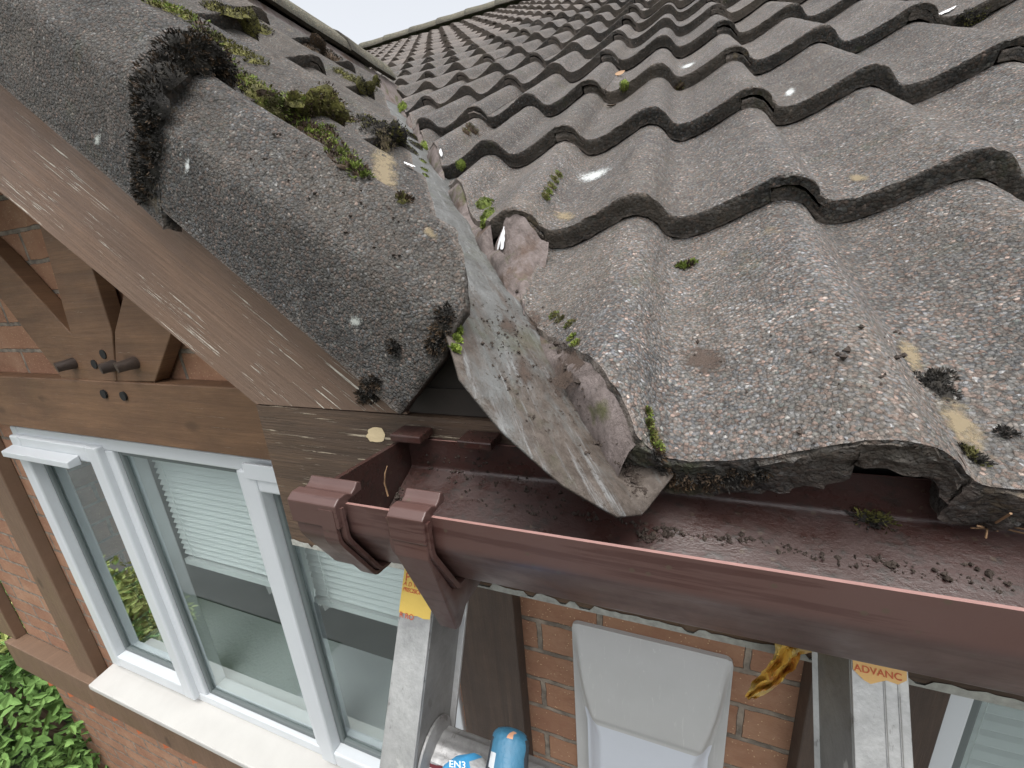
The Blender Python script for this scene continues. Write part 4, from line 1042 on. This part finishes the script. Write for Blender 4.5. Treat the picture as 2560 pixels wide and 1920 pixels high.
# moss between courses and along the noses of the gable roof
def lump(label, spots, mat='mortar'):
    m = MB(); rnd = random.Random(len(label))
    for (u, v, rpx, hf) in spots:
        P, n = hit(u, v)
        if P is None: continue
        r = rpx*(P-Vector(CAMC)).dot(Vector(CAMR[2]))/FPX; t1 = n.orthogonal().normalized(); t2 = n.cross(t1); base = len(m.v); na, nr = 26, 9
        for i in range(nr+1):
            for k in range(na):
                f = i/nr; t = 2*math.pi*k/na; q_ = Vector((math.cos(t)*1.6*f,math.sin(t)*1.6*f,u*.01)); rr = r*f*(1+.35*noise.noise(q_))
                p = P+t1*rr*math.cos(t)+t2*rr*math.sin(t)+n*(r*hf*math.sqrt(max(0,1-f**3))*(1+.4*noise.noise(q_*2))-.002*f); m.v.append(tuple(p+Vector(noise.noise_vector(p*150))*.0012))
        for i in range(nr):
            for k in range(na): m.f.append((base+i*na+k, base+i*na+(k+1)%na, base+(i+1)*na+(k+1)%na, base+(i+1)*na+k)); m.m.append(0)
    m.build('mortar_lump', mat, house, fix=False, smooth=60, label=label)
moss_at('moss_clump', [(375,250,42,.55),(372,300,40,.6),(378,350,40,.5),(368,400,38,.5),(360,445,34,.5),(352,478,22,.6),(400,180,40,.6),(440,130,40,.6),(480,130,36,.55)], 'thick black moss packed along the step of the verge tiles', ('mb','mk'), 1.7, tuft=.0032, split=.62)
moss_at('moss_clump', [(520,150,34,.6),(560,170,34,.6),(590,215,26,.5),(500,110,26,.5)], 'dark brown moss hanging over the step behind the verge', ('mb','mk'), 1.7, tuft=.0032, split=.6)
moss_at('moss_clump', [(640,235,34,.5),(670,262,34,.5),(700,285,30,.45),(625,205,24,.45),(735,250,26,.4)], 'bright green moss in the trough beside the large verge tile', ('mg','mo'), 1, tuft=.003, split=.55)
moss_at('moss_clump', [(740,270,26,.35),(770,285,30,.35),(800,280,28,.35),(830,262,24,.4),(852,285,22,.4),(870,300,18,.4),(820,245,22,.35),(790,255,24,.3)], 'rusty brown moss on the middle gable step', ('mb','mo'), 1, tuft=.0035)
moss_at('moss_clump', [(915,300,20,.4),(930,325,24,.4),(960,345,26,.4),(990,360,26,.4),(1020,372,22,.4),(1040,365,18,.4),(1025,340,20,.4),(985,330,20,.4),(955,315,18,.4),(1000,345,20,.4)], 'big dark mound of moss at the valley end of the gable tiles', ('mo','mk'), 1, tuft=.0035, split=.6)
moss_at('moss_clump', [(780,340,24,.4),(810,358,24,.4),(840,385,24,.4),(870,410,22,.35),(895,430,20,.35),(745,320,20,.4),(820,325,18,.5)], 'strip of green and brown moss lying in the gable trough', ('mg','mb'), 1, tuft=.003)
moss_at('moss_clump', [(390,10,22,.4),(430,25,24,.4),(470,42,20,.4),(350,-8,20,.4)], 'yellow-green moss near the top edge of the picture', ('mg','mo'), 1, tuft=.003)
moss_at('moss_clump', [(560,110,22,.35),(600,130,24,.35),(640,155,20,.35),(530,90,18,.35)], 'olive moss smeared between two upper gable tiles', ('mo','mo'), 1, tuft=.003)
moss_at('moss_clump', [(540,20,24,.4),(580,30,26,.4),(620,50,26,.45),(650,75,24,.45)], 'dark moss on the step near the gable ridge', ('mk','mo'), 1, tuft=.004)
moss_at('moss_clump', [(790,125,26,.5),(815,140,24,.5),(770,118,20,.5)], 'dark moss cushion on an upper gable step', ('mk','mb'), 1, tuft=.004)
moss_at('moss_clump', [(850,180,14,.4),(875,195,14,.4),(895,205,12,.4)], 'small olive moss strip below the ridge of the gable', ('mo','mo'), 1, tuft=.004)
moss_at('moss_clump', [(905,212,16,.5),(925,222,16,.5),(940,205,12,.5)], 'grey-black moss where the gable step meets the valley', ('mk','mo'), 1, tuft=.004)
moss_at('moss_clump', [(1064,372,17,.7)], 'round bright green moss cushion in the narrow part of the valley', ('mg','mg'), 1.3, tuft=.003)
moss_at('moss_clump', [(1006,268,12,.7)], 'small green cushion highest up the valley', ('mg','mg'), 1.3, tuft=.004)
moss_at('moss_clump', [(1058,405,10,.4),(1060,425,10,.4),(1064,440,8,.4)], 'upright strip of olive moss on the left mortar of the valley', ('mo','mg'), 1)
moss_at('moss_clump', [(1010,500,18,.5)], 'reddish moss tuft on the second gable crest', ('mb','mo'), 1.2, tuft=.005)
moss_at('moss_clump', [(1212,515,22,.8),(1222,540,20,.7),(1212,560,14,.6)], 'bright green moss ball under the cut end of the second course', ('mg','mg'), 1.5, tuft=.003)
moss_at('moss_clump', [(1153,412,13,.7)], 'little green moss ball stuck to the valley mortar', ('mg','mg'), 1.3)
moss_at('moss_clump', [(1178,322,16,.5),(1165,330,12,.5)], 'olive moss in the joint of a fourth-course tile', ('mo','mb'), 1)
moss_at('moss_clump', [(1362,493,15,.7)], 'round green moss cushion at the foot of the long tile joint', ('mg','mo'), 1.4)
moss_at('moss_clump', [(1378,466,12,.5),(1386,450,12,.5),(1396,438,11,.5),(1371,480,11,.5)], 'thin line of moss climbing the tile joint', ('mg','mo'), 1.3)
moss_at('moss_clump', [(1714,664,18,.4),(1705,668,13,.4),(1728,660,14,.5)], 'half brown, half green tuft lying on the first-course tile', ('mg','mb'), 1.4, tuft=.003)
moss_at('moss_clump', [(1560,215,12,.7)], 'moss cushion beside the tan leaf', ('mo','mg'), 1.3, tuft=.004)
moss_at('moss_clump', [(1699,218,11,.7)], 'small moss cushion under a fourth-course nose', ('mo','mb'), 1.3, tuft=.004)
moss_at('moss_clump', [(2420,45,18,.5),(2450,38,14,.5),(2400,52,12,.4)], 'moss growing on a tile edge at the top right', ('mo','mk'), 1, tuft=.004)
moss_at('moss_clump', [(1115,790,24,.5),(1105,820,26,.5),(1100,845,24,.5),(1085,865,18,.5)], 'frizzy dark brown moss on the lower end of the verge tile', ('mb','mk'), 1.3, tuft=.006, split=.5)
moss_at('moss_clump', [(1144,828,8,.6),(1142,850,8,.6),(1137,875,8,.6),(1133,888,6,.6)], 'fresh green moss sprigs on the edge above the flashing', ('mg','mg'), 1.5, tuft=.005)
moss_at('moss_clump', [(985,868,18,.4)], 'small dark moss tuft on the verge tile face', ('mb','mk'), 1.3, tuft=.005)
moss_at('moss_clump', [(920,965,20,.4),(935,985,20,.4),(908,990,18,.4),(940,955,14,.4)], 'square dark brown moss patch at the bottom of the verge tile', ('mb','mk'), 1.3, tuft=.006)
moss_at('moss_clump', [(1385,790,13,.4),(1400,800,13,.4),(1425,812,14,.4),(1438,860,12,.4),(1430,845,10,.4)], 'green moss creeping down the mortar', ('mg','mo'), 1)
moss_at('moss_clump', [(2340,965,30,.55),(2365,985,26,.5),(2310,950,20,.4)], 'large black moss lump on the stained tile', ('mk','mk'), 1, tuft=.002)
moss_at('moss_clump', [(2360,942,22,.5),(2335,938,14,.4)], 'black moss lump just above the largest one', ('mk','mk'), 1, tuft=.002)
moss_at('moss_clump', [(2512,1084,17,.5)], 'isolated round black moss dot right of the tan stain', ('mk','mk'), 1, tuft=.002)
moss_at('moss_clump', [(2428,1140,22,.5),(2448,1155,18,.45),(2412,1125,12,.4)], 'black moss lump below the tan stain near the tile edge', ('mk','mo'), 1, tuft=.002)
moss_at('moss_clump', [(1690,1192,28,.5),(1725,1196,30,.5),(1770,1196,32,.5),(1815,1194,30,.45),(1860,1188,24,.4),(1660,1172,22,.45),(1645,1140,16,.3),(1900,1182,18,.3)], 'peaty brown moss coating the nose of the first cut tile', ('mb','mk'), 1.1, tuft=.004)
moss_at('moss_clump', [(1620,1060,9,.5),(1628,1090,10,.5),(1640,1115,12,.5),(1618,1030,6,.4)], 'moss and grass shoots along the bottom of the cut edge', ('mo','mg'), 1.2, tuft=.004)
moss_at('moss_clump', [(2160,1290,30,.3),(2200,1300,26,.3)], 'dark green moss in the gutter under the tile arch', ('mo','mk'), 1, tuft=.004)
moss_at('moss_clump', [(497,58,20,.2),(510,78,20,.2),(525,95,20,.2),(540,118,20,.2),(555,139,20,.2),(570,160,20,.2),(585,180,20,.2),(600,200,22,.22),(613,215,22,.25),(635,232,24,.25),(655,245,24,.25),(675,258,24,.25),(694,270,24,.25),(712,283,24,.25),(730,295,24,.25),(750,307,24,.22),(770,318,24,.22),(790,328,22,.22),(810,338,22,.22),(830,354,22,.22),(850,370,20,.22),(868,388,20,.22),(885,405,18,.22),(900,422,16,.2),(914,437,14,.2)], 'long low yellow-green moss band running down the first gable trough', ('mg','mb'), .8, tuft=.003)
# soil crumbs
def crumbs(label, region, n, rmin, rmax, name='soil_crumbs', mats='soil', seed=1):
    rnd = random.Random(seed); m = MB()
    for i in range(n):
        a, b_ = rnd.random(), rnd.random(); (p0, p1, p2, p3) = region
        u = (1-a)*(1-b_)*p0[0]+a*(1-b_)*p1[0]+a*b_*p2[0]+(1-a)*b_*p3[0]; v = (1-a)*(1-b_)*p0[1]+a*(1-b_)*p1[1]+a*b_*p2[1]+(1-a)*b_*p3[1]
        u += rnd.gauss(0,6); v += rnd.gauss(0,6)
        P, nn = hit(u, v)
        if P is None: continue
        dist = (P-Vector(CAMC)).length; r = rnd.uniform(rmin, rmax)*(rnd.random()**2*.9+.25)*dist/FPX
        for q in range(rnd.choice((1,1,2,3))):
            c = P+Vector((rnd.gauss(0,r),rnd.gauss(0,r),rnd.gauss(0,r*.3)))+nn*r*.2; vs = []
            for d in ((1,0,0),(-1,0,0),(0,1,0),(0,-1,0),(0,0,1),(0,0,-1)): vs.append(c+Vector(d)*r*rnd.uniform(.5,1.3))
            m.add(vs, [(0,2,4),(2,1,4),(1,3,4),(3,0,4),(2,0,5),(1,2,5),(3,1,5),(0,3,5)])
    o = m.build(name, mats, None, fix=False); return tag(o, label, 'soil', None, 'stuff')
crumbs('dark crumbs of soil scattered over the valley flashing', ((1160,760),(1330,720),(1600,1200),(1330,1120)), 130, 3, 8, seed=2)
crumbs('clots of mud on the lower end of the flashing', ((1545,1160),(1575,1150),(1630,1240),(1585,1240)), 110, 4, 9, seed=3)
crumbs('clots of mud on the middle of the flashing', ((1215,800),(1290,780),(1340,980),(1240,960)), 110, 2, 6, seed=4)
crumbs('silt and crumbs on the back slope of the gutter', ((1020,1130),(1250,1130),(1600,1330),(1150,1240)), 170, 2, 6, seed=5)
crumbs('crumbs along the gutter channel', ((1080,1240),(1500,1290),(2500,1480),(2550,1440)), 260, 2, 8, seed=6)
crumbs('leaf litter heap in the gutter below the flashing tip', ((1590,1335),(1660,1330),(1680,1350),(1600,1352)), 60, 4, 8, seed=7)
crumbs('specks of dirt on the first-course tile', ((1700,850),(2300,800),(2200,1100),(1750,1120)), 50, 3, 8, seed=8)
crumbs('soil smeared in the gutter corner by the closed end', ((985,1150),(1010,1150),(1010,1250),(975,1230)), 110, 3, 7, seed=9)
crumbs('crumbs of dirt on the gable tiles', ((700,330),(1100,560),(1060,700),(600,420)), 90, 2, 6, seed=10)
crumbs('dark droppings on the windowsill', ((302,1695),(330,1690),(310,1735),(290,1720)), 14, 4, 8, seed=11)
# stains, droppings and lichen
sb = patch_at('bird_dropping', 1487, 440, 72, 17, 'drop', 'long white bird dropping streak on the second-course tile', 'bird dropping', R_(-28))
patch_at('bird_dropping', 1975, 232, 26, 14, 'drop', 'small bright white bird dropping on the third-course tile', 'bird dropping', R_(-40))
patch_at('bird_dropping', 1720, 165, 34, 7, 'drop', 'thin white dropping streak near the top of the roof', 'bird dropping', R_(-30))
patch_at('bird_dropping', 470, 415, 9, 34, 'drop', 'vertical white dripping mark on the verge tile', 'bird dropping', R_(8))
patch_at('lichen_patch', 2146, 445, 40, 15, 'lich', 'oval tan lichen ring right of the interlock notch', 'lichen', 0)
patch_at('lichen_patch', 1412, 542, 40, 18, 'lich', 'tan lichen oval near the left end of the second course', 'lichen', R_(-12))
patch_at('lichen_patch', 2275, 890, 38, 78, 'lich', 'tan stain on the flank of the big wave', 'lichen', R_(-32))
patch_at('lichen_patch', 2400, 1060, 60, 130, 'lich', 'largest yellowish stain running down to the tile edge', 'lichen', R_(-40))
patch_at('lichen_patch', 1078, 585, 32, 15, 'lich', 'tan stain on the crest of the lowest gable tile', 'lichen', R_(32))
patch_at('lichen_patch', 960, 430, 60, 26, 'lich', 'pale tan stain on the second gable wave', 'lichen', R_(32))
patch_at('lichen_patch', 890, 803, 26, 22, 'wlich', 'pale star-shaped lichen on the verge tile face', 'lichen')
patch_at('lichen_patch', 245, 350, 16, 26, 'wlich', 'grey lichen blotch on the upper verge tile', 'lichen')
patch_at('soil_smear', 1760, 900, 95, 60, 'stain', 'brown soil smear on the first-course tile', 'soil')
patch_at('soil_smear', 1400, 960, 75, 45, 'stain', 'brown mud film on the flashing', 'soil', R_(60))
patch_at('soil_smear', 1270, 815, 42, 32, 'stain', 'dark mud patch on the upper flashing', 'soil', R_(40))
patch_at('soil_smear', 1335, 800, 34, 26, 'stain', 'smaller dark mud patch beside it on the flashing', 'soil', R_(40))
patch_at('soil_smear', 1310, 930, 55, 34, 'stain', 'mud film low on the left half of the flashing', 'soil', R_(65))
# feathers
def feather(u, v, ang, Lpx, wpx, label, lift=.004, split=True):
    P, n = hit(u, v)
    if P is None: return
    dist = (P-Vector(CAMC)).dot(Vector(CAMR[2])); ex = Vector(CAMR[0]); ey = Vector(-CAMR[1])
    d = (ex*math.cos(ang)+ey*math.sin(ang)); d -= n*d.dot(n); d.normalize(); s = n.cross(d); L = Lpx*dist/FPX; W = wpx*dist/FPX
    V = []; F = []; k = 10
    for i in range(k+1):
        f = i/k; w_ = W*math.sin(math.pi*min(1,f*.62+.02)) if split else W*math.sin(math.pi*(f*.96+.02)); c = P+d*(L*(.5-f))+n*(lift*(1-f*.6)+.0008)
        gap = (W*.30*max(0,(f-.6)/.4)) if split else 0
        V += [c-s*w_+n*.0006*math.sin(f*20), c-s*gap+n*.001, c+s*gap+n*.001, c+s*w_]
    for i in range(k):
        for q in (0,1,2):
            if q == 1 and i > 5 and split: continue
            F.append((i*4+q, i*4+q+1, i*4+q+5, i*4+q+4))
    o = link('feather', V, F, 'feather', None, 60); tag(o, label, 'feather'); return o
feather(1260, 598, R_(72), 56, 12, 'white forked feather standing on the mortar beside the flashing')
feather(1022, 420, R_(-50), 36, 6, 'white feather at the end of the second gable wave', split=False)
feather(2362, 35, R_(28), 60, 9, 'long pale feather lying at the top right', split=False)
feather(1100, 385, R_(80), 26, 5, 'tiny white curl on the narrow valley mortar', split=False)
# leaves and twigs
def leafthing(u, v, ang, Lpx, wpx, label, mat='dead', name='dead_leaf', cat='leaf'):
    P, n = hit(u, v)
    if P is None: return
    dist = (P-Vector(CAMC)).dot(Vector(CAMR[2])); ex = Vector(CAMR[0]); ey = Vector(-CAMR[1])
    d = ex*math.cos(ang)+ey*math.sin(ang); d.normalize(); s = n.cross(d).normalized(); L = Lpx*dist/FPX; W = wpx*dist/FPX; m = MB(); k = 8; V = []
    for i in range(k+1):
        f = i/k; w_ = W*math.sin(math.pi*f)**.8; c = P+d*(L*(f-.5))+n*(.002+L*.35*(f-.5)**2*4*.5)
        V += [c-s*w_+n*w_*.6, c, c+s*w_+n*w_*.6]
    F = [(i*3+q, i*3+q+1, i*3+q+4, i*3+q+3) for i in range(k) for q in (0,1)]
    m.add(V, F); V2 = [x-n*.0008 for x in V]; m.add(V2, [f[::-1] for f in F])
    return tag(m.build(name, mat, None, fix=False, smooth=60), label, cat)
leafthing(1545, 190, R_(25), 30, 8, 'curled tan leaf on the fourth course')
leafthing(1530, 268, R_(8), 26, 5, 'flat brown leaf scrap on the third course', 'mb')
tw = MB(); pts_ = [hit(u, v) for u, v in ((2435,1305),(2460,1318),(2500,1290),(2525,1270))]
pp = [p+n*.003 for p, n in pts_ if p is not None]
if len(pp) > 2:
    tw.tube(pp, [.0006]*len(pp), 6); 
    for a in range(5):
        c = pp[1]; tw.tube([c, c+Vector((random.gauss(0,.004),random.gauss(0,.004),random.gauss(0,.002))), c+Vector((random.gauss(0,.006),random.gauss(0,.006),.001))], .0005, 5)
    tag(tw.build('dry_twig', 'dead', None, smooth=60), 'dry straw twig caught under the tile edge at the right', 'twig')
tw = MB(); P, n = hit(985, 1225)
if P is not None:
    P = Vector(AY(970,1240,-.03)); tw.tube([P, P+Vector((-.001,0,.010)), P+Vector((.001,0,.018)), P+Vector((.004,0,.024))], [.0007,.0006,.0005,.0003], 6)
    tag(tw.build('dry_stalk', 'dead', None, smooth=60), 'thin dry stalk rising out of the gutter end', 'stalk')
# torn yellow label hanging below the gutter
V = []; F = []; nu, nv = 12, 26
cl = [(2010,1605),(1975,1618),(1955,1660),(1925,1700),(1895,1722),(1868,1745)]; wd = [50,62,52,44,36,12]
for i in range(nv+1):
    t = i/nv*(len(cl)-1); a = min(int(t), len(cl)-2); f = t-a; cu = cl[a][0]*(1-f)+cl[a+1][0]*f; cv = cl[a][1]*(1-f)+cl[a+1][1]*f; ww = wd[a]*(1-f)+wd[a+1]*f
    for k in range(nu+1):
        s = k/nu-.5; p = AY(cu+s*ww*.9, cv+s*ww*.75+ww*.0, .028+.006*math.sin(k*1.1+i*.35)+.004*math.sin(i*.8)); V.append(Vector(p)+Vector(noise.noise_vector(Vector(p)*120))*.0022)
for i in range(nv):
    for k in range(nu): F.append((i*(nu+1)+k, i*(nu+1)+k+1, (i+1)*(nu+1)+k+1, (i+1)*(nu+1)+k))
g = G('crumpled yellow film'); c = g.mix(g.ramp(g.noise(70,4,.6), [(.56,0.),(.66,.8)]), (.78,.52,.12), (.50,.13,.03)); g.bsdf(c, .3, g.bump(g.noise(150,4), .002))
o = link('torn_label', V, F, g.m, None, 60); tag(o, 'crumpled torn yellow film hanging below the gutter beside the right stile', 'torn label')
